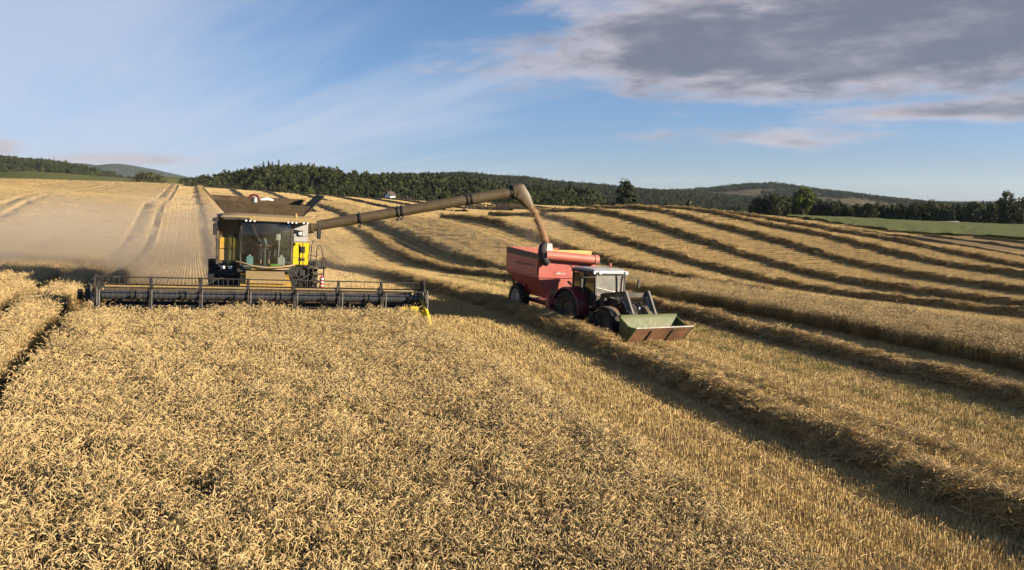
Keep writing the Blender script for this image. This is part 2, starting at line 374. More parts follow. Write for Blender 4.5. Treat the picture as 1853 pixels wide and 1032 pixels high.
straw = t.mix(t.mapr(fine, 0.35, 0.65), t.mix(1.0, straw, (0.6, 0.58, 0.55), 'MULTIPLY'), straw)
straw = t.mix(t.mapr(wv, -0.2, 0.9, 0, 0.35), straw, (0.16, 0.10, 0.05))
orange = t.noise(t.mapping(rows, scale=(0.16, 0.01, 1)), 1.0, 3)
straw = t.mix(t.mapr(orange, 0.45, 0.65, 0, 0.45), straw, (0.38, 0.235, 0.10))
dist = t.vmath('LENGTH', pos)
ln = t.new('ShaderNodeVectorMath', operation='LENGTH'); t.put(ln.inputs[0], pos); dist = ln.outputs['Value']
farg = t.mix(t.mapr(t.noise(pos, 0.004, 5), 0.35, 0.65), (0.045, 0.065, 0.02), (0.16, 0.13, 0.05))
colr = t.mix(t.mapr(dist, 335, 350), straw, farg)
t.put(b.inputs['Base Color'], t.mix(1.0, colr, (ALB, ALB, ALB), 'MULTIPLY')); b.inputs['Roughness'].default_value = 0.9; b.inputs['Specular IOR Level'].default_value = 0.15
bp = t.new('ShaderNodeBump'); bp.inputs['Strength'].default_value = 0.6; bp.inputs['Distance'].default_value = 0.06
t.put(bp.inputs['Height'], t.math('ADD', fine, t.math('MULTIPLY', wv, 0.15))); t.l.new(bp.outputs[0], b.inputs['Normal'])
me.materials.append(gm)
ground = bpy.data.objects.new('ground', me); COL.objects.link(ground); tag(ground, kind='structure')

def pixray(px, py, Y):       # a point at depth Y on the sight line of a photograph pixel, used to survey the far hills
    p = math.atan((516 - 362) / 1500); u = (px - 926.5) / 1500; v = -(py - 516) / 1500
    d = (u, math.cos(p) + v * math.sin(p), -math.sin(p) + v * math.cos(p)); k = Y / d[1]
    return d[0] * k, Y, HC + d[2] * k
def in_view(x, y, m=7): return (y > 1.5) & (np.abs(np.degrees(np.arctan2(x, y))) < 31.7 + m)

# ------------------------------------------------------------------ hills
def hill_material(name, c0, c1, scale, c2=None, tan=None):
    m = bpy.data.materials.new(name); m.use_nodes = True; t = NT(m.node_tree); b = t.n['Principled BSDF']
    pos = t.new('ShaderNodeTexCoord').outputs['Object']
    col = t.mix(t.mapr(t.noise(pos, scale, 8, 0.7), 0.35, 0.65), c0, c1)
    if tan: col = t.mix(t.mapr(t.noise(pos, tan[1], 3, 0.4), tan[2], tan[2] + 0.04), col, tan[0])
    t.put(b.inputs['Base Color'], t.mix(1.0, col, (ALB, ALB, ALB), 'MULTIPLY')); b.inputs['Roughness'].default_value = 0.95; b.inputs['Specular IOR Level'].default_value = 0.1
    return m
class Ridge:
    def __init__(s, D, front, back, prof, base, amp=0.0, nsc=1.0):
        s.D, s.f, s.b, s.base, s.amp, s.nsc = D, front, back, base, amp, nsc
        s.px = np.array([p[0] for p in prof], float); s.py = np.array([p[1] for p in prof], float)
        s.X = np.array([pixray(a, b_, D)[0] for a, b_ in prof]); s.Z = np.array([pixray(a, b_, D)[2] for a, b_ in prof])
    def at(s, u, v):        # u = x along the crest, v in -1..1 across it
        u = np.asarray(u, float); v = np.asarray(v, float)
        xs = np.interp(u, s.X, np.arange(len(s.X))); z = np.interp(u, s.X, s.Z)
        e = np.minimum(1, np.minimum(u - s.X[0], s.X[-1] - u) / (0.06 * (s.X[-1] - s.X[0]))); e = np.clip(e, 0, 1)
        bell = (0.5 + 0.5 * np.cos(np.pi * np.clip(np.abs(v), 0, 1))) ** 0.8
        y = s.D + np.where(v < 0, v * s.f, v * s.b)
        k = y / s.D
        zz = s.base + (z - s.base) * bell * e + s.amp * fbm(u / s.nsc, y / s.nsc, 4) * bell * e
        return u * np.where(v < 0, 1 + (k - 1) * 0.6, 1), y, zz
    def build(s, name, mat, nu=160, nv=40):
        U, Vv = np.meshgrid(np.linspace(s.X[0], s.X[-1], nu), np.linspace(-1, 1, nv))
        x, y, z = s.at(U, Vv); ii = np.arange(nu * nv).reshape(nv, nu)
        f = np.stack([ii[:-1, :-1], ii[:-1, 1:], ii[1:, 1:], ii[1:, :-1]], -1).reshape(-1, 4)
        me = np_mesh(name, np.stack([x.ravel(), y.ravel(), z.ravel()], 1), f)
        me.polygons.foreach_set('use_smooth', [True] * len(me.polygons)); me.materials.append(mat)
        o = bpy.data.objects.new(name, me); COL.objects.link(o); tag(o, kind='structure'); return o
hm_mount = hill_material('mountain_slope', (0.035, 0.05, 0.035), (0.08, 0.085, 0.06), 0.004)
hm_forest = hill_material('forest_floor', (0.018, 0.026, 0.01), (0.045, 0.05, 0.022), 0.05)
hm_right = hill_material('wooded_hill', (0.06, 0.06, 0.028), (0.20, 0.15, 0.075), 0.004)
hm_meadow = hill_material('meadow_grass', (0.085, 0.105, 0.025), (0.15, 0.15, 0.045), 0.03)
rd_mount = Ridge(6500, 1800, 2500, [(-400, 292), (-100, 300), (60, 300), (120, 298), (150, 296), (175, 300), (215, 297), (250, 303), (290, 312), (330, 322), (420, 338), (560, 352)], -20, 14, 500)
rd_mount.build('mountain_ridge', hm_mount, 220, 40)
rd_lw = Ridge(1500, 500, 600, [(-420, 286), (-150, 284), (0, 292), (60, 297), (110, 303), (150, 314), (195, 326), (260, 338), (330, 350)], -16, 4, 120)
rd_lw.build('wooded_ridge', hm_forest)
rd_me = Ridge(620, 260, 300, [(-420, 322), (-150, 318), (0, 313), (60, 310), (110, 313), (190, 321), (250, 325), (300, 319), (335, 322), (400, 332), (480, 350)], -12, 0.8, 60)
rd_me.build('meadow_hill', hm_meadow)
rd_mid = Ridge(600, 200, 260, [(270, 372), (315, 352), (335, 342), (450, 337), (490, 326), (560, 323), (650, 331), (720, 340), (800, 346), (900, 352), (1010, 362), (1120, 376)], -12, 2, 50)
rd_mid.build('forest_hill', hm_forest)
rd_dk = Ridge(1900, 620, 700, [(560, 334), (680, 325), (780, 321), (850, 320), (900, 325), (950, 327), (1000, 335), (1060, 340), (1150, 347), (1260, 356), (1400, 366)], -16, 6, 160)
rd_dk.build('dark_hill', hm_forest)
rd_fr = Ridge(3000, 1000, 900, [(880, 344), (980, 342), (1060, 339), (1120, 345), (1190, 351), (1280, 346), (1340, 341), (1400, 339), (1450, 345), (1530, 355), (1580, 363), (1620, 368), (1660, 374), (1720, 378)], -16, 7, 220)
rd_fr.build('far_hill', hm_right, 220, 50)

# ------------------------------------------------------------------ scatter by geometry nodes (only for uncountable stuff)
def scatter(name, pts, rz, sc, ix, protos, parent=None, tilt=None):
    me = bpy.data.meshes.new(name); n = len(pts)
    me.vertices.add(n); me.vertices.foreach_set('co', np.asarray(pts, np.float32).ravel())
    rot = np.zeros((n, 3), np.float32); rot[:, 2] = rz
    if tilt is not None: rot[:, 0] = tilt[0]; rot[:, 1] = tilt[1]
    at = me.attributes.new('rt', 'FLOAT_VECTOR', 'POINT'); at.data.foreach_set('vector', rot.ravel())
    sc = np.asarray(sc, np.float32); sc = np.repeat(sc[:, None], 3, 1) if sc.ndim == 1 else sc
    at = me.attributes.new('sc', 'FLOAT_VECTOR', 'POINT'); at.data.foreach_set('vector', sc.ravel())
    at = me.attributes.new('ix', 'INT', 'POINT'); at.data.foreach_set('value', np.asarray(ix, np.int32))
    o = bpy.data.objects.new(name, me); COL.objects.link(o); o.parent = parent
    col = bpy.data.collections.new(name + '_protos')
    for p in protos: col.objects.link(p)
    g = bpy.data.node_groups.new(name + '_nodes', 'GeometryNodeTree')
    g.interface.new_socket('Geometry', in_out='INPUT', socket_type='NodeSocketGeometry'); g.interface.new_socket('Geometry', in_out='OUTPUT', socket_type='NodeSocketGeometry')
    N = g.nodes; L = g.links
    gi = N.new('NodeGroupInput'); go = N.new('NodeGroupOutput'); ci = N.new('GeometryNodeCollectionInfo'); ip = N.new('GeometryNodeInstanceOnPoints')
    ci.inputs['Collection'].default_value = col; ci.inputs['Separate Children'].default_value = True; ci.inputs['Reset Children'].default_value = True
    def at_(nm, ty):
        a = N.new('GeometryNodeInputNamedAttribute'); a.data_type = ty; a.inputs[0].default_value = nm
        return [s_ for s_ in a.outputs if s_.enabled and s_.name == 'Attribute'][0]
    L.new(gi.outputs[0], ip.inputs['Points']); L.new(ci.outputs[0], ip.inputs['Instance']); ip.inputs['Pick Instance'].default_value = True
    L.new(at_('ix', 'INT'), ip.inputs['Instance Index']); L.new(at_('rt', 'FLOAT_VECTOR'), ip.inputs['Rotation']); L.new(at_('sc', 'FLOAT_VECTOR'), ip.inputs['Scale'])
    L.new(ip.outputs[0], go.inputs[0])
    md = o.modifiers.new('scatter', 'NODES'); md.node_group = g
    return o
def proto(name, v, f, mat, col=None):
    me = bpy.data.meshes.new(name); me.from_pydata([tuple(p) for p in v], [], f); me.update()
    if col is not None:
        ca = me.color_attributes.new('tint', 'FLOAT_COLOR', 'POINT'); ca.data.foreach_set('color', np.asarray(col, np.float32).ravel())
    me.materials.append(mat); return bpy.data.objects.new(name, me)

# ------------------------------------------------------------------ trees
M['bark'] = material('bark', (0.075, 0.058, 0.042), 0.9, var=0.25, vscale=3)
def leaf_mat(name, c, rand=0.3): return material(name, c, 0.75, var=0.25, vscale=0.45, spec=0.2, attr='tint', rand=rand, trans=0.12)
M['leaf_dark'] = leaf_mat('dark_foliage', (0.050, 0.062, 0.026))
M['leaf_mid'] = leaf_mat('mid_foliage', (0.075, 0.090, 0.034))
M['leaf_light'] = leaf_mat('light_foliage', (0.105, 0.135, 0.035), 0.1)
M['leaf_conifer'] = leaf_mat('conifer_foliage', (0.036, 0.050, 0.024))
def crown_cards(rnd, clumps, per, size, cr, mul=(0.7, 1.3)):
    v = []; f = []; c = []
    for (cx, cy_, cz, r_) in clumps:
        tnt = rnd.uniform(*mul)
        for _ in range(per):
            d = Vector((rnd.gauss(0, 1), rnd.gauss(0, 1), rnd.gauss(0, 0.8))); d.normalize(); d *= r_ * cr * rnd.uniform(0.35, 1.05)
            p = Vector((cx, cy_, cz)) + d
            nrm = (d.normalized() + Vector((rnd.gauss(0, .6), rnd.gauss(0, .6), rnd.gauss(0, .6) + 0.3))).normalized()
            a = nrm.orthogonal().normalized(); a.rotate(Matrix.Rotation(rnd.uniform(0, 6.28), 3, nrm)); b_ = nrm.cross(a)
            sz = size * rnd.uniform(0.6, 1.3); o = len(v)
            v += [p - a * sz, p + b_ * sz * 0.55 + nrm * sz * .15, p + a * sz, p - b_ * sz * 0.55 + nrm * sz * .15]; f.append((o, o + 1, o + 2, o + 3))
            tt = tnt * rnd.uniform(0.85, 1.15); c += [(tt, tt, tt * rnd.uniform(.85, 1.1), 1)] * 4
    return v, f, c
def broadleaf(seed, h, wid, trunk_frac, n_cl, per, size, sparse=0.0, tall=1.0):
    rnd = random.Random(seed); mb = MB(); ch = h * (1 - trunk_frac); cz = h * trunk_frac + ch * 0.5
    cl = []
    for _ in range(n_cl):
        while True:
            p = Vector((rnd.uniform(-1, 1), rnd.uniform(-1, 1), rnd.uniform(-1, 1)))
            if p.length < 1 and (p.length > 0.35 or rnd.random() < .4): break
        tap = 1 - 0.35 * max(0, p.z)
        cl.append((p.x * wid * 0.5 * tap, p.y * wid * 0.5 * tap, cz + p.z * ch * 0.46, rnd.uniform(.75, 1.25)))
    lean = (rnd.uniform(-.3, .3), rnd.uniform(-.3, .3))
    tr = h * 0.022 + 0.06
    mb.tube([(0, 0, -0.6), (0.05, 0, h * .15), (lean[0] * .5, lean[1] * .5, h * .45), (lean[0], lean[1], h * .8)], [tr * 1.3, tr, tr * .7, tr * .2], 7)
    for c in rnd.sample(cl, min(len(cl), 14)):
        z0 = h * rnd.uniform(trunk_frac * .7, .5); k = z0 / h
        m_ = ((lean[0] * k + c[0]) * .5, (lean[1] * k + c[1]) * .5, (z0 + c[2]) * .5 + .2)
        mb.tube([(lean[0] * k, lean[1] * k, z0), m_, c[:3]], [tr * .45, tr * .28, tr * .08], 5)
    v, f, c = crown_cards(rnd, cl, per, size, wid * 0.17)
    return mb, (v, f, c)
def conifer(seed, h, wid, layers, per, size):
    rnd = random.Random(seed); mb = MB(); mb.tube([(0, 0, -.6), (0, 0, h * .96)], [h * .018 + .05, .02], 6)
    v = []; f = []; c = []
    for L_ in range(layers):
        k = L_ / (layers - 1); z = h * (0.10 + 0.88 * k); rad_ = wid * .5 * (1 - k) ** 0.8 + .12
        tnt = rnd.uniform(.7, 1.25)
        for j in range(max(5, int(per * (1 - k * .75)))):
            a = rnd.uniform(0, 6.283); rr = rad_ * rnd.uniform(.25, 1.1); p = Vector((math.cos(a) * rr, math.sin(a) * rr, z - rr * .35 + rnd.gauss(0, .15)))
            out = Vector((math.cos(a), math.sin(a), -.45)).normalized(); sd = out.cross(Vector((0, 0, 1))).normalized(); sz = size * rnd.uniform(.7, 1.4); o = len(v)
            v += [p - out * sz, p + sd * sz * .5, p + out * sz, p - sd * sz * .5]; f.append((o, o + 1, o + 2, o + 3))
            tt = tnt * rnd.uniform(.85, 1.15); c += [(tt, tt, tt, 1)] * 4
    return mb, (v, f, c)
def crown_mesh(name, vfc, mat):
    o = proto(name, *vfc[:2], M[mat], vfc[2]); me = o.data; bpy.data.objects.remove(o); return me
def tree_thing(name, label, cat, group, loc, meshes, rz=0, sc=1.0):
    t_ = empty(name, None, loc, (0, 0, rz)); t_.scale = (sc,) * 3 if not hasattr(sc, '__len__') else sc; tag(t_, label, cat, group)
    for nm, me_ in (('trunk', meshes[0]), ('crown', meshes[1])):
        o = bpy.data.objects.new(nm, me_); COL.objects.link(o); o.parent = t_
    return t_
def mesh_pair(mk, mat):
    mb, vfc = mk; tm = mb.mesh('trunk'); tm.materials.append(M['bark']); return tm, crown_mesh('crown', vfc, mat)
ROW = [mesh_pair(broadleaf(11, 10, 8.5, .08, 46, 60, .42), 'leaf_dark'), mesh_pair(broadleaf(12, 10, 9.5, .06, 54, 55, .42), 'leaf_dark'),
       mesh_pair(broadleaf(13, 10, 7.5, .10, 44, 60, .40), 'leaf_mid'), mesh_pair(conifer(14, 10, 5.5, 22, 70, .5), 'leaf_conifer')]
top = [(1350, 372), (1362, 366), (1375, 355), (1400, 352), (1430, 359), (1480, 362), (1500, 360), (1520, 367), (1560, 373), (1580, 367), (1620, 366), (1650, 369), (1680, 362), (1710, 366), (1740, 368), (1765, 361), (1800, 362), (1850, 360), (1960, 356)]
rr = random.Random(5); px_ = 1358; tn_ = 0
def ordinal(n): return '%d%s' % (n, 'th' if 10 < n % 100 < 14 else {1: 'st', 2: 'nd', 3: 'rd'}.get(n % 10, 'th'))
while px_ < 1930:
    Y_ = 338 + rr.uniform(-8, 22); ty = np.interp(px_, [a for a, _ in top], [b_ for _, b_ in top]) + rr.uniform(-3, 3.5)
    x_, y_, zt = pixray(px_, ty, Y_); z0 = Z1(x_, y_); h_ = max(4.5, zt - z0)
    k_ = rr.choice((0, 0, 1, 1, 2, 3)) ; wsc = rr.uniform(.75, 1.05) * max(.7, min(1.0, h_ / 10))
    tn_ += 1; tree_thing('hedgerow_tree', '%s tree from the left in the dark row behind the green field' % ordinal(tn_), 'tree', 'trees along the far edge of the green field', (x_, y_, z0 - .2), ROW[k_], rr.uniform(0, 6.28), (wsc, wsc, h_ / 10))
    px_ += rr.uniform(9, 17)
def lone(name, label, px, ty, Y, mk, mat, hproto):
    x_, y_, zt = pixray(px, ty, Y); z0 = Z1(x_, y_); k = (zt - z0) / hproto
    tree_thing(name, label, 'tree', None, (x_, y_, z0 - .2), mesh_pair(mk, mat), 0.4, k)
lone('poplar_tree', 'tall light green tree rising above the dark tree row beside the green field', 1455, 335, 328, broadleaf(21, 13, 8.2, .24, 60, 75, .40), 'leaf_light', 13)
lone('tall_tree', 'tall dark tree standing alone above the crest behind the stubble field', 1133, 321, 395, broadleaf(23, 16, 7.2, .06, 70, 80, .45), 'leaf_dark', 16)
lone('sparse_tree', 'thin-crowned tree with open branches at the far right of the tree row', 1820, 344, 350, broadleaf(27, 15, 6.4, .62, 16, 34, .36), 'leaf_mid', 15)
lone('round_bush', 'rounded dark bush-like tree alone on the meadow at the left', 268, 311, 334, broadleaf(29, 9, 12.5, .03, 70, 60, .5), 'leaf_mid', 9)
# forests: uncountable far woods
FP = []
for i in range(3):
    for kk, (mk, mt) in enumerate(((broadleaf(40 + i, 11, 7.5, .1, 24, 26, .75), 'leaf_mid'), (conifer(50 + i, 13, 5.0, 15, 34, .8), 'leaf_conifer'), (broadleaf(60 + i, 10, 7.0, .08, 22, 26, .75), 'leaf_dark'))):
        o = proto('forest_tree_%d%d' % (kk, i), *mk[1][:2], M[mt], mk[1][2]); FP.append(o)
def forest(name, label, pts, sc, protos=FP, con=.06):
    n = len(pts); o = scatter(name, pts, rng.uniform(0, 6.28, n), sc, rng.choice(9, n, p=[(1 - con) / 6] * 3 + [con / 3] * 3 + [(1 - con) / 6] * 3), [p.copy() for p in protos])
    tag(o, label, 'forest', None, 'stuff'); return o
def ridge_pts(rd, n, v0=-1, v1=.25, umin=None, umax=None):
    u = rng.uniform(rd.X[0] if umin is None else umin, rd.X[-1] if umax is None else umax, n); v = rng.uniform(v0, v1, n)
    return np.stack(rd.at(u, v), 1)
P = ridge_pts(rd_mid, 7200, -.95, .22)
P = P[P[:, 2] > -10.5]; q_, s_ = xy_qs(P[:, 0], P[:, 1])
clear = fbm(P[:, 0] / 40, P[:, 1] / 40, 3) > 0.33
P = P[~clear]; hs = np.clip(.85 + .5 * fbm(P[:, 0] / 60, P[:, 1] / 60, 2) + rng.normal(0, .13, len(P)), .45, 1.3)
hs *= np.interp(P[:, 1], [400, 520, 600], [.56, .72, .86])
forest('mixed_forest', 'mixed dark green forest covering the hill behind the combine', P, hs)
P = ridge_pts(rd_lw, 3600, -.6, .15, umax=pixray(250, 330, 1500)[0]); forest('hillside_wood', 'dark wooded slope at the far left above the meadow', P, rng.uniform(.7, 1.15, len(P)))
P = ridge_pts(rd_dk, 6000, -.9, .15); forest('ridge_forest', 'dark forest blanket on the long ridge behind the auger spout', P, rng.uniform(.7, 1.1, len(P)))
P = ridge_pts(rd_fr, 6500, -.8, .12); k = fbm(P[:, 0] / 240 + 3, P[:, 1] / 330, 3); P = P[k < 0.2]; forest('far_wood', 'distant woods with open tan fields on the hill at the right', P, rng.uniform(.8, 1.3, len(P)) * 1.15)
n = 900; pxs = rng.uniform(880, 1372, n); Ys = rng.uniform(385, 470, n); xs = (pxs - 926.5) / 1500 * Ys; zs = Z(xs, Ys)
forest('valley_wood', 'belt of dark trees just behind the crest of the stubble field', np.stack([xs, Ys, zs - .3], 1), np.clip(rng.normal(.8, .16, n), .4, 1.2) * np.interp(pxs, [880, 1000, 1200, 1372], [.8, .95, 1.1, .85]))
n = 420; pxs = rng.uniform(318, 560, n); Ys = rng.uniform(395, 430, n); xs = (pxs - 926.5) / 1500 * Ys
forest('bush_belt', 'belt of bushes along the far edge of the wheat below the forest hill', np.stack([xs, Ys, Z(xs, Ys) - .5], 1), np.clip(rng.normal(.5, .12, n), .25, .8) )

# ------------------------------------------------------------------ farm houses beyond the crest
M['roof'] = material('dark_roof', (0.10, 0.075, 0.065), 0.8); M['pink_wall'] = material('pale_pink_wall', (0.62, 0.50, 0.45), 0.8, var=0.05); M['pane'] = material('window_pane', (0.05, 0.06, 0.07), 0.1, spec=.8)
def house(name, label, px, py, Y, L_, W_, Hh, Hr, rz, wall, nwin=3, roofm='roof'):
    x_, y_, z_ = pixray(px, py, Y); z_ = Z1(x_, y_) - .1
    h = empty(name, None, (x_, y_, z_), (0, 0, rz)); tag(h, label, 'house')
    MB().prism([(-W_ / 2, -3), (W_ / 2, -3), (W_ / 2, Hh), (0, Hh + Hr), (-W_ / 2, Hh)], -L_ / 2, L_ / 2, 'x').build('wall', wall, h)
    rf = MB()
    for s_ in (-1, 1): rf.hexa([(-L_ / 2 - .4, s_ * (W_ / 2 + .5), Hh - .42), (L_ / 2 + .4, s_ * (W_ / 2 + .5), Hh - .42), (L_ / 2 + .4, 0, Hh + Hr + .05), (-L_ / 2 - .4, 0, Hh + Hr + .05),
                                (-L_ / 2 - .4, s_ * (W_ / 2 + .5), Hh - .22), (L_ / 2 + .4, s_ * (W_ / 2 + .5), Hh - .22), (L_ / 2 + .4, 0, Hh + Hr + .25), (-L_ / 2 - .4, 0, Hh + Hr + .25)])
    r_ = rf.build('roof', roofm, h); MB().bx(-.3, .3, -.3, .3, Hh + Hr - .4, Hh + Hr + 1).build('chimney', 'roof', r_)
    for i in range(nwin):
        cx = -L_ / 2 + L_ * (i + .5) / nwin
        w_ = MB().bx(cx - .55, cx + .55, -W_ / 2 - .06, -W_ / 2 + .02, Hh * .35, Hh * .85).build('window', 'white', h); MB().bx(cx - .42, cx + .42, -W_ / 2 - .09, -W_ / 2 - .062, Hh * .35 + .13, Hh * .85 - .13).build('pane', 'pane', w_)
    dr = MB().bx(L_ / 2, L_ / 2 + .08, -.6, .6, -1, 2.0).build('door', 'roof', h)
    return h
house('farmhouse', 'white farmhouse with steep roof on the crest below the forest', 706, 356.5, 372, 3.4, 3.0, 1.2, 1.3, R(60), 'white', 2)
house('small_shed', 'small pale shed beside the white farmhouse on the crest', 736, 357, 376, 3.2, 2.6, 1.3, .9, R(-20), 'lightgrey', 2)
house('low_barn', 'long low pinkish barn just left of the white farmhouse', 690, 359.5, 374, 4.6, 3, .9, .8, R(12), 'pink_wall', 3)
# ------------------------------------------------------------------ crops and stubble
M['wheat'] = material('ripe_wheat', (0.56, 0.43, 0.222), 0.6, var=0.1, vscale=3, spec=0.3, attr='tint', rand=0.17, trans=0.10)
M['straw'] = material('loose_straw', (0.56, 0.41, 0.195), 0.6, var=0.12, vscale=3, spec=0.3, attr='tint', rand=0.12, trans=0.05)
M['stub'] = material('stubble_straw', (0.74, 0.565, 0.285), 0.6, var=0.12, vscale=3, spec=0.3, attr='tint', rand=0.12, trans=0.05)
M['weed'] = material('green_regrowth', (0.13, 0.16, 0.045), 0.7, var=0.2, vscale=3, attr='tint', rand=0.2, trans=0.2)
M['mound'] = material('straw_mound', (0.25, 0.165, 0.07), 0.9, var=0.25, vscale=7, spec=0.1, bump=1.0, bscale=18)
def crop_far_material():
    m = bpy.data.materials.new('far_wheat'); m.use_nodes = True; t = NT(m.node_tree); b = t.n['Principled BSDF']
    pos = t.new('ShaderNodeTexCoord').outputs['Object']
    n1 = t.noise(pos, 4.5, 7, 0.75); n2 = t.noise(t.mapping(pos, rot=(0, 0, -AZ), scale=(1, .3, 1)), 0.22, 5, 0.6)
    c = t.mix(t.mapr(n1, .3, .7), (0.36, 0.26, 0.12), (0.60, 0.46, 0.23)); c = t.mix(t.mapr(n2, .35, .7, 0, .4), c, (0.40, 0.27, 0.10))
    t.put(b.inputs['Base Color'], t.mix(1.0, c, (ALB, ALB, ALB), 'MULTIPLY')); b.inputs['Roughness'].default_value = .85; b.inputs['Specular IOR Level'].default_value = .15
    bp = t.new('ShaderNodeBump'); bp.inputs['Strength'].default_value = .9; bp.inputs['Distance'].default_value = .12; t.put(bp.inputs['Height'], n1); t.l.new(bp.outputs[0], b.inputs['Normal'])
    return m
M['wheat_far'] = crop_far_material()
WH = 0.74
TRAM = [-3.62, -5.35, -17.2, -18.9, -31.0, -32.8, -46, -47.8, -61, -62.8]
def in_wheat(q, s):
    w_ = (q < -3.05) | ((q < 6.95 + .12 * vnoise(s * .7, s * 0 + 3.3)) & (s < 27.6))
    for tq in TRAM: w_ = w_ & (np.abs(q - tq - .06 * vnoise(s * .5, s * 0 + tq)) > .40)
    return w_
SQ0, SQ1 = 24.3, 31.0
def in_strip(q, s): return (q > SQ0 + .15 * vnoise(s * .6, s * 0 + 8.1)) & (q < SQ1)
def on_qs(qq, ss):
    x, y = qs_xy(qq, ss); return x, y
def canopy(name, ql, sl, label, hole=()):
    Q, S = np.meshgrid(ql, sl); x, y = on_qs(Q, S); z = Z(x, y)
    h = WH * .84 + .10 * fbm(x * .8, y * .8, 3)
    for tq in hole:
        h = np.where(np.abs(Q - tq) < .31, .08, h)
    h[:, 0] = -.3; h[:, -1] = -.3; h[0] = -.3; h[-1] = -.3
    nq, ns = len(ql), len(sl); ii = np.arange(nq * ns).reshape(ns, nq)
    f = np.stack([ii[:-1, :-1], ii[:-1, 1:], ii[1:, 1:], ii[1:, :-1]], -1).reshape(-1, 4)
    fx, fy = x.ravel()[f].mean(1), y.ravel()[f].mean(1); f = f[in_view(fx, fy, 9)]
    me = np_mesh(name, np.stack([x.ravel(), y.ravel(), (z + h).ravel()], 1), f); me.polygons.foreach_set('use_smooth', [True] * len(me.polygons))
    me.materials.append(M['wheat_far']); o = bpy.data.objects.new(name, me); COL.objects.link(o); tag(o, label, 'wheat', None, 'stuff'); return o
ql = set(np.round(np.arange(-150, -3.4, .9), 2)) | {-3.16, -3.15}
for tq in TRAM: ql = {v for v in ql if abs(v - tq) > .42} | {tq - .4, tq - .3, tq + .3, tq + .4}
canopy('standing_wheat_far', np.array(sorted(ql)), np.concatenate([np.arange(44, 130, .8), np.arange(130, 330, 2.0)]), 'pale standing wheat rolling away over the rise behind the combine', TRAM)
canopy('uncut_strip_far', np.array([SQ0 + .18, SQ0 + .2] + list(np.arange(SQ0 + .8, SQ1 - .2, .7)) + [SQ1 - .12, SQ1 - .1]), np.arange(50, 190, .9), 'far end of the uncut wheat strip climbing the rise')

# one wheat plant: stem, bent neck, hanging ear, dry leaves
def strip(v, f, c, pts, w, tint, side):
    o = len(v)
    for i, p in enumerate(pts):
        k = w * (1 - .75 * i / (len(pts) - 1)); v += [p - side * k, p + side * k]; c += [tint, tint]
    for i in range(len(pts) - 1): f.append((o + 2 * i, o + 2 * i + 1, o + 2 * i + 3, o + 2 * i + 2))
def tubev(v, f, c, pts, rs, n, tint):
    o = len(v); ref = Vector((.3, .9, .2))
    for i, p in enumerate(pts):
        d = (pts[min(i + 1, len(pts) - 1)] - pts[max(i - 1, 0)]).normalized(); a = d.cross(ref).normalized(); b_ = a.cross(d)
        for k in range(n):
            t_ = 6.2832 * k / n + i * .5; v.append(p + (a * math.cos(t_) + b_ * math.sin(t_)) * rs[i]); c.append(tint)
    for i in range(len(pts) - 1):
        for k in range(n): f.append((o + i * n + k, o + i * n + (k + 1) % n, o + (i + 1) * n + (k + 1) % n, o + (i + 1) * n + k))
def wheat_clump(seed, n, rad_):
    r = random.Random(seed); v = []; f = []; c = []
    for _ in range(n):
        a = r.uniform(0, 6.283); rr_ = rad_ * math.sqrt(r.random()); base = Vector((rr_ * math.cos(a), rr_ * math.sin(a), -.05))
        h = WH * r.gauss(.96, .075); th = r.gauss(2.2, 1.5); dirv = Vector((math.cos(th), math.sin(th), 0)); lean = dirv * r.uniform(.0, .12)
        tb = r.uniform(.8, 1.2); hue = r.uniform(.93, 1.05)
        topp = base + Vector((lean.x, lean.y, h)); mid = base + Vector((lean.x * .35, lean.y * .35, h * .55))
        st = (.60 * tb, .56 * tb, .42 * tb, 1); et = (1.12 * tb * hue, 1.08 * tb, 1.0 * tb, 1)
        # neck and ear as one arc
        pts = [topp]; ang_ = R(r.uniform(60, 88)); bend = R(r.uniform(20, 205)); es = r.choice((.8, 1, 1, 1.2)); L_ = r.uniform(.07, .105) * es; nk = r.uniform(.04, .09); seg = 8; p = topp.copy(); rs = [.0017]
        tot = nk + L_
        for i in range(1, seg + 1):
            aa = ang_ - bend * min(1, (i / seg) * 1.25)
            p = p + (dirv * math.cos(aa) + Vector((0, 0, math.sin(aa)))) * (tot / seg); pts.append(p.copy())
            k = (i / seg - nk / tot) / (1 - nk / tot)
            rs.append(.0016 if k < 0 else .0058 * (.55 + .75 * math.sin(math.pi * min(1, k * .8 + .12))) * (1.12 if i % 2 else .88))
        rs[-1] = .002
        side = dirv.cross(Vector((0, 0, 1)))
        strip(v, f, c, [base, mid, topp], .0026, st, Vector((r.uniform(-1, 1), r.uniform(-1, 1), 0)).normalized())
        tubev(v, f, c, pts, rs, 5, et)
        for _l in range(r.choice((1, 1, 2))):
            z0 = r.uniform(.45, .92) * h; la = r.uniform(0, 6.283); ld = Vector((math.cos(la), math.sin(la), 0)); b0 = base + Vector((lean.x, lean.y, 0)) * .5 + Vector((0, 0, z0)); ll = r.uniform(.10, .22)
            lt = r.uniform(.6, .95); strip(v, f, c, [b0, b0 + ld * ll * .4 + Vector((0, 0, ll * .35)), b0 + ld * ll * .8 + Vector((0, 0, ll * .1)), b0 + ld * ll + Vector((0, 0, -ll * .35))], .0048, (lt, lt * .93, lt * .75, 1), ld.cross(Vector((0, 0, 1))))
    return v, f, c
WP = [proto('wheat_clump_%d' % i, *wheat_clump(100 + i, 52, .24)[:2], M['wheat'], wheat_clump(100 + i, 52, .24)[2]) for i in range(14)]
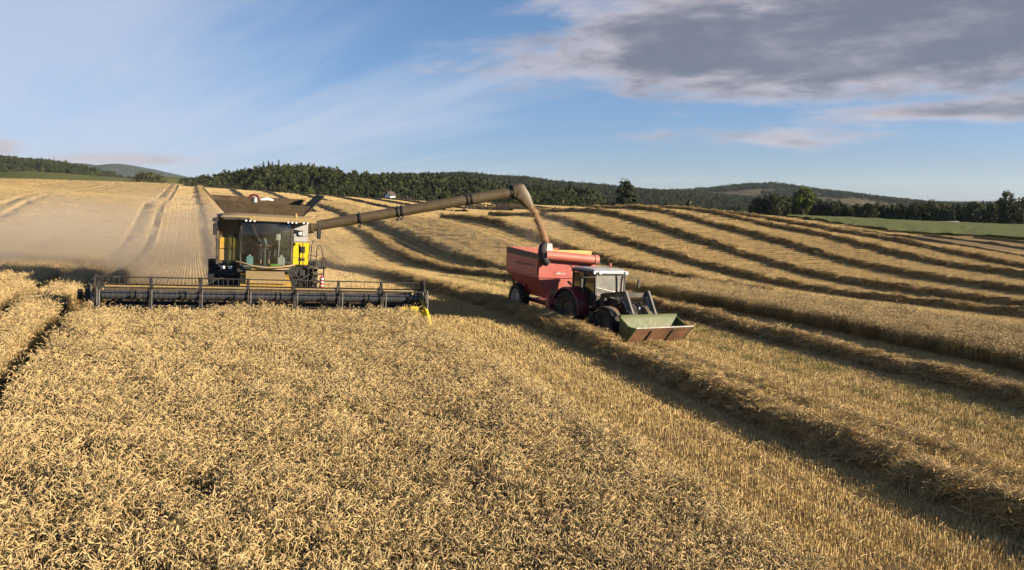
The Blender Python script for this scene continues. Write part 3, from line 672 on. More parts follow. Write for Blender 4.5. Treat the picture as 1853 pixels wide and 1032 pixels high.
def jgrid(q0, q1, s0, s1, d, jit=.5):
    Q, S = np.meshgrid(np.arange(q0, q1, d), np.arange(s0, s1, d)); Q = Q.ravel() + rng.uniform(-jit, jit, Q.size) * d; S = S.ravel() + rng.uniform(-jit, jit, S.size) * d
    return Q, S
def wheat_points(mask, box, bands):
    out = []
    for d0, d1, sp, xy in bands:
        Q, S = jgrid(*box, sp); x, y = on_qs(Q, S); d = np.hypot(x, y); k = mask(Q, S) & (d >= d0) & (d < d1) & in_view(x, y, 9); out.append((x[k], y[k], np.full(k.sum(), xy)))
    return [np.concatenate(a) for a in zip(*out)]
def plant_wheat(name, mask, box, bands, label, zs=1.0):
    x, y, xy = wheat_points(mask, box, bands); n = len(x); z = Z(x, y)
    hv = 1 + .20 * fbm(x * .9 + 4, y * .9, 3) + .07 * rng.normal(size=n)
    thin = fbm(x * 1.6, y * 1.6 + 30, 2); keep = ~((thin > .42) & (rng.random(n) < .55)); x, y, z, hv, xy = x[keep], y[keep], z[keep], hv[keep], xy[keep]; n = len(x)
    sc = np.stack([xy, xy, np.clip(hv, .72, 1.25) * zs], 1); rz = rng.normal(0, .9, n)
    tl = (rng.normal(0, .06, n) + .10 * fbm(x * .5, y * .5, 2), rng.normal(0, .06, n) + .10 * fbm(x * .5 + 40, y * .5, 2))
    o = scatter(name, np.stack([x, y, z], 1), rz, sc, rng.integers(0, len(WP), n), [p.copy() for p in WP], tilt=tl); tag(o, label, 'wheat', None, 'stuff'); return o
plant_wheat('standing_wheat', lambda q, s: in_wheat(q, s), (-150, 7.4, 2, 325), [(0, 22, .205, 1), (22, 45, .26, 1), (45, 80, .5, 1.3), (80, 150, 1.0, 1.9), (150, 330, 2.0, 3.0)], 'ripe golden wheat standing in the foreground and to the left of the combine')
plant_wheat('uncut_wheat_strip', in_strip, (24, 31.2, 2, 188), [(0, 45, .27, 1), (45, 80, .42, 1.2), (80, 200, .9, 1.7)], 'long strip of uncut wheat with a shaded face beyond the tractor', 1.04)

# stubble: short stalks in drill rows
def stubble_patch(seed, n_row=6, per=96, h=.135):
    r = random.Random(seed); v = []; f = []; c = []
    for i in range(n_row):
        x0 = (i + .5) / n_row - .5
        py_ = 0.0
        for j in range(per):
            if j % 4 == 0: py_ = (j + 4 * r.random()) / per - .5; ph_ = r.uniform(.8, 1.2)
            if r.random() < .08: continue
            b0 = Vector((x0 + r.gauss(0, .010), py_ + r.gauss(0, .009), -.03)); hh = h * ph_ * r.uniform(.75, 1.2)
            tb = r.uniform(.7, 1.2); tp = b0 + Vector((r.gauss(0, .02), r.gauss(0, .02), hh)); strip(v, f, c, [b0, tp], .0042, (tb, tb * .97, tb * .86, 1), Vector((r.gauss(0, 1), r.gauss(0, 1), 0)).normalized())
            f[-1] = f[-1]; v[-1] = tp + (v[-1] - tp) * 3; v[-2] = tp + (v[-2] - tp) * 3
    for _ in range(16):
        p = Vector((r.uniform(-.5, .5), r.uniform(-.5, .5), r.uniform(.01, .12))); a = r.uniform(0, 6.283); d = Vector((math.cos(a), math.sin(a), r.gauss(0, .15))) * r.uniform(.06, .16); tb = r.uniform(.75, 1.3)
        strip(v, f, c, [p - d, p + Vector((0, 0, r.uniform(0, .02))), p + d], .0038, (tb, tb * .97, tb * .86, 1), Vector((-d.y, d.x, .3)).normalized())
    return v, f, c
SP = []
for i in range(6):
    a_ = stubble_patch(200 + i); SP.append(proto('stubble_patch_%d' % i, *a_[:2], M['stub'], a_[2]))
Q, S = jgrid(-3, 150, 2, 125, 1.0, 0.0); S = S + rng.uniform(-.2, .2, len(S))
x, y = on_qs(Q, S); d = np.hypot(x, y)
k = in_view(x, y, 8) & (d < 118) & ~((y > np.interp(x, [40, 49, 60, 74, 110, 200], [175, 150, 125, 120, 118, 118]) - 1) & (x > 44)) & ~((Q < 6.75) & (S < 30.2)) & ~((Q > SQ0 - .3) & (Q < SQ1 + .3))
# a green crop starts to the right of this line
def green_edge_y(xx): return np.interp(xx, [40, 49, 60, 74, 110, 200], [175, 150, 125, 120, 118, 118])
x, y, Q, S = x[k], y[k], Q[k], S[k]; n = len(x)
Qf, Sf = jgrid(-3, 150, 90, 330, 2.3, .3); xf, yf = on_qs(Qf, Sf); df = np.hypot(xf, yf); kf = in_view(xf, yf, 6) & (df >= 117) & (df < 335) & ~((Qf > SQ0 - .8) & (Qf < SQ1 + .8) & (Sf < 190)) & ~((yf > green_edge_y(xf) - 2) & (xf > 44)); xf, yf = xf[kf], yf[kf]; nf = len(xf)
st3 = scatter('stubble_far', np.stack([xf, yf, Z(xf, yf)], 1), AZ + np.pi * rng.integers(0, 2, nf), np.stack([np.full(nf, 2.4), np.full(nf, 2.4), rng.uniform(1.1, 1.6, nf)], 1), rng.integers(0, 6, nf), [p.copy() for p in SP]); tag(st3, 'distant stubble on the far rise below the forest', 'stubble', None, 'stuff')
st = scatter('stubble', np.stack([x, y, Z(x, y)], 1), AZ + np.pi * rng.integers(0, 2, n), np.stack([np.ones(n), np.ones(n), rng.uniform(.85, 1.15, n)], 1), rng.integers(0, 6, n), SP)
tag(st, 'short straw stubble in drill rows covering the harvested ground', 'stubble', None, 'stuff')
# second half-step layer near the camera so the rows read dense
k = (np.hypot(x, y) < 40); x, y = x[k], y[k]; x = x + .5 * -SA; y = y + .5 * CA; n = len(x)
st2 = scatter('stubble_near', np.stack([x, y, Z(x, y)], 1), AZ + np.pi * rng.integers(0, 2, n), np.ones(n), rng.integers(0, 6, n), [p.copy() for p in SP])
tag(st2, 'dense cut straw stalks between the standing wheat and the nearest windrow', 'stubble', None, 'stuff')

# ------------------------------------------------------------------ straw windrows
def straw_clump(seed, n, rad_, hh):
    r = random.Random(seed); v = []; f = []; c = []
    for _ in range(n):
        a = r.uniform(0, 6.283); q_ = rad_ * math.sqrt(r.random()); zc = hh * (1 - (q_ / rad_) ** 2) * r.uniform(.0, 1.15); p = Vector((q_ * math.cos(a), q_ * math.sin(a), zc))
        b_ = r.uniform(0, 6.283); L_ = r.uniform(.12, .46); d = Vector((math.cos(b_), math.sin(b_), r.gauss(0, .35))).normalized() * L_ * .5; up = Vector((r.gauss(0, .04), r.gauss(0, .04), r.uniform(-.02, .07)))
        tb = r.uniform(.6, 1.3); strip(v, f, c, [p - d - Vector((0, 0, .02)), p - d * .3 + up * .8, p + d * .4 + up, p + d], r.uniform(.004, .007), (tb, tb * .97, tb * .86, 1), Vector((-d.y, d.x, r.gauss(0, .4) * L_)).normalized())
    return v, f, c
TP = []
for i in range(7):
    a_ = straw_clump(300 + i, 170, .36, .09); TP.append(proto('straw_clump_%d' % i, *a_[:2], M['straw'], a_[2]))
def windrow(q0, s0, s1, half, hgt, label, straw=True, dens=1.0, ds=None, wob=.25, group='straw windrows on the stubble'):
    sl = np.arange(s0, s1, ds or .3); cq = np.linspace(-1.25, 1.25, 17)
    ce = q0 + wob * fbm(sl * .05, sl * 0 + q0, 3) + .18 * fbm(sl * .35, sl * 0 + q0 * 2, 2)
    hw = half * (1 + .30 * fbm(sl * .45, sl * 0 + q0 + 5, 3)); hh = hgt * (1 + .32 * fbm(sl * .55, sl * 0 + q0 + 9, 3))
    Q = ce[:, None] + hw[:, None] * cq[None]; S = np.repeat(sl[:, None], len(cq), 1); x, y = on_qs(Q, S); z = Z(x, y)
    prof = np.clip(1 - np.abs(cq) ** 1.2, 0, 1)[None] * hh[:, None] * .86 * (1 + .3 * fbm(Q * 1.6, S * 1.6, 3)) - .07
    z = z + prof; nq, ns = len(cq), len(sl); ii = np.arange(nq * ns).reshape(ns, nq); f = np.stack([ii[:-1, :-1], ii[:-1, 1:], ii[1:, 1:], ii[1:, :-1]], -1).reshape(-1, 4)
    i0 = ns // 2; org = np.array([x[i0, 8], y[i0, 8], z[i0, 8]])
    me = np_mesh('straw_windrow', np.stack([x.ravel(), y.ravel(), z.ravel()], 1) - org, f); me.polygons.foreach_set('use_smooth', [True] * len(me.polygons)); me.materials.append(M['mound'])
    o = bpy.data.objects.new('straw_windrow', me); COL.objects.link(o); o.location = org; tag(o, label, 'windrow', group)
    if straw:
        n = int((s1 - s0) * half * 2 * 17 * dens); si = rng.uniform(0, ns - 2, n); cj = np.clip(rng.normal(.06, .46, n), -1.1, 1.45)
        i_ = si.astype(int); Qp = np.interp(si, np.arange(ns), ce) + np.interp(si, np.arange(ns), hw) * cj; Sp = np.interp(si, np.arange(ns), sl); x, y = on_qs(Qp, Sp)
        hp = np.clip(1 - np.abs(cj) ** 1.2, 0, 1) * np.interp(si, np.arange(ns), hh); zz_ = Z(x, y) + hp * .84 - .07
        k = in_view(x, y, 8); n = int(k.sum()); P = np.stack([x, y, zz_], 1)[k] - org
        far = np.hypot(x[k], y[k]); sc = np.clip(far / 60, .9, 1.25) * rng.uniform(.8, 1.25, n)
        c = scatter('loose_straw', P, rng.uniform(0, 6.28, n), sc, rng.integers(0, len(TP), n), [p.copy() for p in TP], parent=o, tilt=(rng.normal(0, .22, n), rng.normal(0, .22, n))); c['kind'] = 'stuff'
    return o
windrow(12.3, 2, 84, .64, .66, 'thick straw windrow running past the tractor to the lower right corner', dens=1.15)
windrow(20.6, 4, 124, .52, .64, 'straw windrow between the tractor and the uncut wheat strip')
windrow(2.2, 36, 310, .65, .7, 'straw windrow trailing straight back behind the combine', dens=.5)
windrow(36, 45, 125, .52, .78, 'first straw windrow beyond the uncut wheat strip', dens=.45, ds=.5)
for q0, nm in ((45, 'second'), (54, 'third'), (63, 'fourth'), (72, 'fifth'), (81, 'sixth')):
    windrow(q0, 20, 128, .52, .78, '%s straw windrow beyond the uncut wheat strip on the right slope' % nm, dens=.28, ds=.5)
for i in range(10):
    windrow(11 + 9.3 * i, 150 if i else 165, 318, .75, .75, 'distant straw windrow on the far rise, %s from the left' % ('first', 'second', 'third', 'fourth', 'fifth', 'sixth', 'seventh', 'eighth', 'ninth', 'tenth')[i], straw=False, ds=1.0, wob=.5, group='distant windrows on the far rise')
# low flattened wheel tracks of straw beside the main windrow
for q0, a_, b_, lb in ((14.6, 6, 40, 'thin straw ridge just right of the thickest windrow'),):
    windrow(q0, a_, b_, .35, .17, lb, dens=.8, wob=.2)
for i, (q0, s0, s1) in enumerate(((90, 60, 118), (98, 50, 112), (106, 45, 108))):
    windrow(q0, s0, s1, .7, .42, 'thin windrow near the green field, %s beyond the sixth' % ('first', 'second', 'third')[i], straw=False, ds=.6)

# green regrowth along the old wheel lines
def weed_tuft(seed):
    r = random.Random(seed); v = []; f = []; c = []
    for _ in range(26):
        a = r.uniform(0, 6.283); b0 = Vector((r.gauss(0, .09), r.gauss(0, .09), -.02)); h = r.uniform(.10, .24); d = Vector((math.cos(a), math.sin(a), 0)); tb = r.uniform(.7, 1.4); yl = r.uniform(0, .8)
        strip(v, f, c, [b0, b0 + d * h * .2 + Vector((0, 0, h * .7)), b0 + d * h * .55 + Vector((0, 0, h))], .0055, (tb * (1 + yl), tb * (1 + yl * .4), tb, 1), d.cross(Vector((0, 0, 1))))
    return v, f, c
GP = []
for i in range(4):
    a_ = weed_tuft(400 + i); GP.append(proto('weed_tuft_%d' % i, *a_[:2], M['weed'], a_[2]))
Qs, Ss = [], []
for q0, wd, s0, s1, dn in ((17.2, .16, 5, 62, 9), (18.6, .2, 5, 60, 12), (14.0, .2, 40, 95, 5), (22.8, .3, 25, 60, 3), (9.8, 1.0, 42, 80, 2)):
    n = int((s1 - s0) * dn); s_ = rng.uniform(s0, s1, n); keep = fbm(s_ * .22, s_ * 0 + q0, 3) > -.28; s_ = s_[keep]; Qs.append(q0 + rng.normal(0, wd, len(s_))); Ss.append(s_)
Q = np.concatenate(Qs); S = np.concatenate(Ss); x, y = on_qs(Q, S); n = len(x)
wd_ = scatter('green_regrowth', np.stack([x, y, Z(x, y)], 1), rng.uniform(0, 6.28, n), rng.uniform(.7, 1.2, n), rng.integers(0, 4, n), GP); tag(wd_, 'thin lines of green regrowth along wheel tracks in the stubble', 'weeds', None, 'stuff')

# ------------------------------------------------------------------ green crop field on the right
def green_mat():
    m = bpy.data.materials.new('green_crop'); m.use_nodes = True; t = NT(m.node_tree); b = t.n['Principled BSDF']; pos = t.new('ShaderNodeTexCoord').outputs['Object']
    n1 = t.noise(pos, 2.2, 7, .75); n2 = t.noise(t.mapping(pos, rot=(0, 0, R(15)), scale=(.3, 1, 1)), .12, 4)
    c = t.mix(t.mapr(n1, .3, .7), (0.08, 0.105, 0.022), (0.18, 0.205, 0.055)); c = t.mix(t.mapr(n2, .35, .7, 0, .5), c, (0.15, 0.16, 0.05))
    t.put(b.inputs['Base Color'], t.mix(1.0, c, (ALB, ALB, ALB), 'MULTIPLY')); b.inputs['Roughness'].default_value = .8; b.inputs['Specular IOR Level'].default_value = .2
    bp = t.new('ShaderNodeBump'); bp.inputs['Strength'].default_value = 1; bp.inputs['Distance'].default_value = .25; t.put(bp.inputs['Height'], n1); t.l.new(bp.outputs[0], b.inputs['Normal']); return m
U = np.linspace(0, 1, 150); Vv = np.concatenate([[0, .0005], np.linspace(.001, 1, 70) ** 1.3])
xe = np.interp(U, [0, .25, .45, .6, 1], [49, 56, 64, 76, 190]); ye = green_edge_y(xe) + 1.0 * fbm(xe * .3, xe * 0, 2)
x = xe[None] + (np.interp(U, [0, 1], [62, 150])[None]) * Vv[:, None]; y = ye[None] + (332 - ye)[None] * Vv[:, None]
hgt = np.full_like(x, .42) + .3 * fbm(x * .6, y * .6, 3); hgt[0] = -.3; hgt[-1] = -.5; hgt[:, 0] = -.3
ii = np.arange(x.size).reshape(x.shape); f = np.stack([ii[:-1, :-1], ii[:-1, 1:], ii[1:, 1:], ii[1:, :-1]], -1).reshape(-1, 4)
me = np_mesh('green_crop_field', np.stack([x.ravel(), y.ravel(), (Z(x, y) + hgt).ravel()], 1), f); me.polygons.foreach_set('use_smooth', [True] * len(me.polygons)); me.materials.append(green_mat())
gf = bpy.data.objects.new('green_crop_field', me); COL.objects.link(gf); tag(gf, 'low green crop field between the stubble and the tree row on the right', 'crop field', None, 'stuff')
x_, y_, z_ = pixray(1715, 401, 300); pt = empty('polytunnel', None, (x_, y_, Z1(x_, y_) - .35), (0, 0, R(10))); tag(pt, 'low white polytunnel at the far side of the green field', 'greenhouse')
mb = MB(); mb.prism([(1.6 * math.cos(a_), 1.1 * math.sin(a_)) for a_ in np.linspace(0, math.pi, 12)], -4, 4, 'x').build('cover', 'lightgrey', pt); MB().bx(4, 4.08, -.5, .5, 0, 1.0).build('door', 'lightgrey', pt)
# ------------------------------------------------------------------ machines
def wheel(parent, x, y, z, Rr, wd, side, rim_mat='yellow', lugs=18, rim_frac=.56):
    wl = empty('wheel', parent, (x, y, z))
    h = wd / 2; rf = Rr * rim_frac
    mb = MB().lathe([(-h * .8, rf), (-h, rf + (Rr - rf) * .35), (-h * .95, rf + (Rr - rf) * .75), (-h * .7, Rr * .955), (0, Rr * .965), (h * .7, Rr * .955), (h * .95, rf + (Rr - rf) * .75), (h, rf + (Rr - rf) * .35), (h * .8, rf)], (0, 0, 0), 36)
    for i in range(lugs):
        for sd in (-1, 1):
            a = 2 * math.pi * (i + (.5 if sd > 0 else 0)) / lugs; b_ = a + .16
            p0 = Vector((sd * h * .02, Rr * .97 * math.cos(a), Rr * .97 * math.sin(a))); p1 = Vector((sd * h * .97, Rr * .955 * math.cos(b_), Rr * .955 * math.sin(b_)))
            mb.bar(p0, p1, Rr * .07, Rr * .07, up=(0, math.cos(a), math.sin(a)))
    mb.build('tyre', 'rubber', wl, smooth=40)
    rm = MB().lathe([(-h * .8, rf), (-h * .7, rf * .9), (-h * .2, rf * .82), (-h * .15, rf * .4), (-h * .3, rf * .25), (-h * .32, .001)], (0, 0, 0), 28).lathe([(h * .8, rf), (h * .7, rf * .9), (h * .2, rf * .82), (h * .15, rf * .4), (h * .3, rf * .25), (h * .32, .001)], (0, 0, 0), 28)
    for i in range(8):
        a = i * math.pi / 4
        for sd in (-1, 1): rm.cyl((sd * h * .14, rf * .3 * math.cos(a), rf * .3 * math.sin(a)), (sd * h * .36, rf * .3 * math.cos(a), rf * .3 * math.sin(a)), .02, n=6)
    rm.build('rim', rim_mat, wl, smooth=40)
    return wl

# ================= combine harvester (local: x to its left, +y to its rear)
CX, CY = -8.15, 27.5
comb = empty('combine_harvester', None, (CX, CY, Z1(CX, CY)), (0.027, 0.055, R(20)))
tag(comb, 'yellow combine harvester with wide black reel header cutting the standing wheat', 'combine')
hd = empty('header', comb); hd.scale = (.97, 1, 1)
RY, RZ, RR = .15, 1.0, .57
MB().cyl((-5.22, RY, RZ), (5.27, RY, RZ), .15, n=20).build('reel_tube', 'tube_grey', hd)
SPX = [-5.3 + 10.7 * k / 7 for k in range(8)]
for k in range(6):
    a = R(92 + 60 * k); by, bz = RY - RR * math.cos(a), RZ + RR * math.sin(a)
    mb = MB().cyl((-5.3, by, bz), (5.4, by, bz), .021, n=8)
    x = -5.2
    while x < 5.35:
        mb.tube([(x, by, bz), (x, by - .03, bz - .13), (x, by + .02, bz - .25)], .0055, 3, False); x += .16
    mb.build('reel_bat', 'black', hd)
for i, x in enumerate(SPX):
    mb = MB().cyl((x - .04, RY, RZ), (x + .04, RY, RZ), .20, n=16)
    for k in range(6):
        a = R(92 + 60 * k); u = Vector((0, -math.cos(a), math.sin(a))); c0 = Vector((x, RY, RZ))
        mb.bar(c0 + u * .15, c0 + u * (RR + .03), .025, .10, up=(1, 0, 0))
        a2 = R(92 + 60 * (k + 1)); u2 = Vector((0, -math.cos(a2), math.sin(a2))); mb.bar(c0 + u * (RR - .05), c0 + u2 * (RR - .05), .02, .035, up=(1, 0, 0))
    mb.cyl((x - .62, RY, RZ), (x - .50, RY, RZ), .17, n=16)
    mb.build('reel_spider', 'black', hd)
    MB().bx(x + .05, x + .085, -.50, -.45, .62, 1.26).bx(x + .045, x + .09, -.46, -.42, .60, .66).build('reel_guard', 'steel', hd, bevel=.006)
fl = MB().cyl((-5.2, .78, .55), (5.2, .78, .55), .18, n=16)
for sg in (-1, 1):
    n = 120; o = len(fl.v)
    for i in range(n + 1):
        xx = sg * (5.15 - 4.4 * i / n); a = sg * 2 * math.pi * 8 * i / n
        fl.v += [(xx, .78 + .18 * math.cos(a), .55 + .18 * math.sin(a)), (xx, .78 + .32 * math.cos(a), .55 + .32 * math.sin(a))]
    fl.f += [(o + 2 * i, o + 2 * i + 1, o + 2 * i + 3, o + 2 * i + 2) for i in range(n)]
fl.build('intake_auger', 'dark', hd)
MB().bx(-5.3, 5.3, 1.28, 1.33, .2, 1.08).build('back_sheet', 'header_back', hd)
MB().bx(-5.32, 5.32, 1.24, 1.42, 1.083, 1.2).build('top_beam', 'yellow_dusty', hd, bevel=.015)
mb = MB().prism([(-.35, .13), (1.28, .15), (1.28, .2), (.5, .17), (-.35, .17)], -5.3, 5.3, 'x').build('table_floor', 'rust', hd)
cb = MB().bx(-5.3, 5.3, -.42, -.34, .11, .16)
x = -5.25
while x < 5.3: cb.prism([(x - .018, -.42), (x + .018, -.42), (x, -.56)], .12, .15, 'z'); x += .0762 * 2
cb.build('cutter_bar', 'steel', hd)
for sg, nm in ((-1, 'left'), (1, 'right')):
    x = sg * 5.42
    MB().prism([(-.55, .12), (1.35, .12), (1.38, 1.1), (.7, 1.35), (.35, 1.62), (.05, 1.62), (-.2, 1.3), (-.5, .8), (-.75, .35)], x - .03, x + .03, 'x').build('end_shield', 'black', hd, bevel=.01)
    MB().bx(x + sg * .05, x + sg * .085, -.30, -.24, .62, 1.36).bx(x - sg * .12, x - sg * .09, -.36, -.3, .5, 1.3).build('shield_strut', 'steel', hd)
MB().hexa([(5.30, -.35, .85), (5.46, -.35, .85), (5.46, .6, .95), (5.30, .6, .95), (5.36, -.35, .95), (5.42, -.35, .95), (5.42, .6, 1.05), (5.36, .6, 1.05)]).add(
    [(5.33, -1.35, .16), (5.50, -1.30, .16), (5.56, -.2, .16), (5.24, -.2, .16), (5.40, -.75, .62), (5.47, -.2, .95), (5.32, -.2, .95)],
    [(3, 2, 1, 0), (0, 1, 4), (1, 2, 5, 4), (4, 5, 6), (0, 4, 6, 3), (2, 3, 6, 5)]).build('crop_divider', 'yellow_bright', hd, bevel=.01)
MB().add([(-5.50, -1.25, .16), (-5.35, -1.3, .16), (-5.26, -.2, .16), (-5.58, -.2, .16), (-5.43, -.75, .5), (-5.34, -.2, .8), (-5.5, -.2, .8)],
    [(3, 2, 1, 0), (0, 1, 4), (1, 2, 5, 4), (4, 5, 6), (0, 4, 6, 3), (2, 3, 6, 5)]).build('crop_divider', 'black', hd, bevel=.01)
MB().bx(4.45, 4.72, -.50, -.44, .66, .80).bx(4.82, 5.12, -.52, -.46, .66, .82).bx(4.95, 5.1, -.6, -.46, .48, .6).build('lifter_bracket', 'yellow_bright', hd, bevel=.012)
MB().lathe([(-.09, .05), (-.09, .26), (-.05, .29), (.05, .29), (.09, .26), (.09, .05)], (-5.62, .25, .9), 24).cyl((-5.75, .25, .9), (-5.45, .25, .9), .05, n=10).tube([(-5.6, .25, 1.18), (-5.62, .1, 1.38), (-5.58, -.15, 1.42), (-5.5, -.3, 1.2)], .035, 8).build('drive_pulley', 'black', hd)
MB().tube([(-5.45, -.1, 1.3), (-5.5, -.25, 1.5), (-5.4, -.1, 1.62), (-5.25, .2, 1.5), (-5.2, .5, 1.2)], .018, 6).build('hydraulic_hose', 'rubber_black', hd)
MB().prism([(-.5, .12), (-.1, .08), (.9, .1), (.9, .14), (-.1, .13)], -2.2, -1.7, 'x').build('skid_shoe', 'steel', hd); MB().prism([(-.5, .12), (-.1, .08), (.9, .1), (.9, .14), (-.1, .13)], 1.7, 2.2, 'x').build('skid_shoe', 'steel', hd)

# feeder, chassis, wheels
MB().hexa([(-.92, 1.45, .25), (.88, 1.45, .25), (.80, 3.7, 1.05), (-.84, 3.7, 1.05), (-.92, 1.45, 1.1), (.88, 1.45, 1.1), (.80, 3.7, 1.75), (-.84, 3.7, 1.75)]).build('feeder_house', 'yellow', comb, bevel=.02)
MB().hexa([(-.72, 1.75, 1.24), (.68, 1.75, 1.24), (.66, 2.5, 1.46), (-.70, 2.5, 1.46), (-.72, 1.75, 1.42), (.68, 1.75, 1.42), (.66, 2.5, 1.62), (-.70, 2.5, 1.62)]).build('feeder_cover', 'yellow_dusty', comb, bevel=.02)
MB().bx(-1.25, 1.25, 3.2, 9.3, .95, 1.72).bx(-1.62, 1.6, 3.05, 3.5, 1.35, 1.78).bx(-1.0, 1.0, 2.6, 3.3, 1.55, 1.78).build('chassis', 'black', comb, bevel=.03)
hx = MB()
for (a_, b_) in (((.75, 2.55, 1.62), (1.15, 2.9, 1.25)), ((1.0, 2.7, 1.6), (1.45, 2.95, 1.2)), ((.9, 2.5, 1.35), (1.6, 2.9, 1.5)), ((1.2, 2.7, 1.0), (1.25, 2.8, 1.75)), ((1.5, 2.8, 1.05), (1.55, 2.85, 1.7))): hx.tube([a_, ((a_[0] + b_[0]) / 2, a_[1], (a_[2] + b_[2]) / 2 - .1), b_], .03, 6)
hx.build('hydraulic_hose', 'rubber_black', comb)
wheel(comb, -1.62, 3.95, .93, .95, .66, -1, 'yellow', 22); wheel(comb, 1.62, 3.95, .93, .95, .66, 1, 'yellow', 22)
wheel(comb, -1.45, 8.5, .62, .64, .45, -1, 'yellow', 18); wheel(comb, 1.45, 8.5, .62, .64, .45, 1, 'yellow', 18)
for sg in (-1, 1):
    MB().bx(sg * 1.62 - .03, sg * 1.62 + .03, 4.3, 7.9, 1.55, 3.38).build('side_panel', 'yellow', comb, bevel=.02)
    MB().bx(sg * 1.66 - .02, sg * 1.66 + .02, 4.4, 7.8, 2.35, 2.55).build('side_stripe', 'black', comb)
MB().bx(-1.58, 1.58, 3.7, 8.0, 1.73, 3.40).build('body', 'dark', comb, bevel=.03)
MB().prism([(8.02, 1.4), (9.9, 1.2), (10.1, 1.8), (9.7, 2.9), (8.6, 3.35), (8.02, 3.38)], -1.5, 1.5, 'x').build('engine_hood', 'yellow', comb, bevel=.04)
# front, left of cab as seen: dusty panels, dark upper window
fr_ = MB().bx(-1.70, -1.60, 2.9, 3.5, 1.78, 3.44).bx(-1.60, -.90, 3.02, 3.06, 1.80, 1.90).bx(-.94, -.87, 2.9, 3.1, 1.80, 3.40).bx(-1.6, -.94, 3.02, 3.06, 2.76, 2.82).build('corner_frame', 'dark', comb, bevel=.01)
for (x0, x1) in ((-1.585, -1.165), (-1.135, -.955)):
    for (z0, z1) in ((1.915, 2.32), (2.345, 2.75)):
        MB().bx(x0, x1, 2.985, 3.03, z0, z1).build('door_panel', 'yellow', comb, bevel=.012)
MB().bx(-1.595, -.945, 3.03, 3.04, 2.825, 3.4).build('side_window', 'glass_dark', comb)
# front, right of cab: grey upper panel, bright yellow lower panel with black vents
up_ = MB().bx(.96, 1.50, 2.98, 3.05, 2.67, 3.38).build('upper_panel', 'lightgrey', comb, bevel=.03)
MB().bx(1.14, 1.31, 2.94, 2.978, 2.89, 3.11).build('lamp_housing', 'black', up_, bevel=.015); MB().cyl((1.225, 2.915, 3.0), (1.225, 2.939, 3.0), .065, n=16).build('lamp_lens', 'lamp', up_)
lo_ = MB().hexa([(.97, 2.94, 1.83), (1.55, 2.94, 1.83), (1.55, 3.05, 1.83), (.97, 3.05, 1.83), (.97, 2.94, 2.655), (1.59, 2.94, 2.655), (1.59, 3.05, 2.655), (.97, 3.05, 2.655)]).build('lower_panel', 'yellow_bright', comb, bevel=.02)
for (x0, x1, z0, z1) in ((1.20, 1.41, 2.28, 2.52), (1.19, 1.41, 1.99, 2.08)): MB().bx(x0, x1, 2.925, 2.938, z0, z1).build('vent', 'black', lo_, bevel=.004)
MB().bx(.94, .97, 2.75, 3.0, 1.8, 3.4).build('panel_edge', 'black', comb)
# cab
cabe = empty('cab', comb)
for (x0, x1, y0, y1) in ((-.90, -.83, 2.62, 2.70), (.86, .93, 2.62, 2.70), (-.90, -.83, 3.9, 4.0), (.86, .93, 3.9, 4.0)): MB().bx(x0, x1, y0, y1, 1.80, 3.42).build('pillar', 'dark', cabe, bevel=.015)
MB().bx(-.9, .93, 2.55, 3.7, 1.74, 1.80).build('cab_floor', 'interior', cabe); MB().bx(-.82, .85, 3.66, 3.69, 1.82, 2.5).build('rear_wall', 'interior', cabe)
ws = MB(); nu = 13
for j, z in enumerate((1.84, 2.3, 2.8, 3.2, 3.40)):
    for i in range(nu):
        k = i / (nu - 1); ws.v.append((-.83 + 1.69 * k, 2.62 - .20 * math.sin(math.pi * k) - .05 * math.sin(math.pi * (j / 4)), z))
ws.f = [(j * nu + i, j * nu + i + 1, (j + 1) * nu + i + 1, (j + 1) * nu + i) for j in range(4) for i in range(nu - 1)]
ws.build('windscreen', 'glass', cabe)
for sg, x in ((-1, -.865), (1, .895)): MB().bx(x - .004, x + .004, 2.70, 3.9, 1.9, 3.38).build('door_window', 'glass', cabe)
sw = MB(); sw.lathe([(-.012, .155), (0, .172), (.012, .155), (0, .138), (-.012, .155)], (0, 0, 0), 24, 'z').cyl((0, 0, -.02), (0, 0, .02), .05).bar((-.15, 0, 0), (.15, 0, 0), .03, .015)
o = sw.build('steering_wheel', 'black', cabe); o.location = (-.02, 2.98, 2.47); o.rotation_euler = (R(32), 0, 0)
MB().tube([(-.02, 2.85, 1.8), (-.02, 2.9, 2.2), (-.02, 2.98, 2.46)], .045, 8).build('steering_column', 'interior', cabe)
MB().bx(-.27, .24, 3.15, 3.6, 2.02, 2.16).hexa([(-.25, 3.52, 2.1), (.22, 3.52, 2.1), (.22, 3.62, 2.1), (-.25, 3.62, 2.1), (-.22, 3.6, 2.75), (.19, 3.6, 2.75), (.19, 3.68, 2.75), (-.22, 3.68, 2.75)]).bx(-.15, .12, 3.3, 3.5, 1.8, 2.02).build('seat', 'interior', cabe, bevel=.03)
MB().bx(.30, .44, 2.95, 3.55, 1.8, 2.38).build('control_console', 'interior', cabe, bevel=.02)
MB().bx(.36, .58, 2.86, 2.9, 2.72, 2.95).tube([(.47, 2.9, 2.1), (.47, 2.88, 2.72)], .015, 6).build('monitor', 'lightgrey', cabe)
MB().bx(.18, .50, 2.62, 2.80, 1.805, 1.86).build('floor_mat', 'hivis', cabe)
MB().tube([(-1.02, 2.6, 1.93), (-.8, 2.45, 1.90), (-.45, 2.36, 1.80), (0, 2.32, 1.76), (.45, 2.36, 1.78), (.85, 2.45, 1.84), (1.02, 2.6, 1.86), (1.0, 2.7, 1.72), (.6, 2.5, 1.70), (-.5, 2.45, 1.69)], .03, 8).build('bumper_rail', 'yellow_dusty', comb)
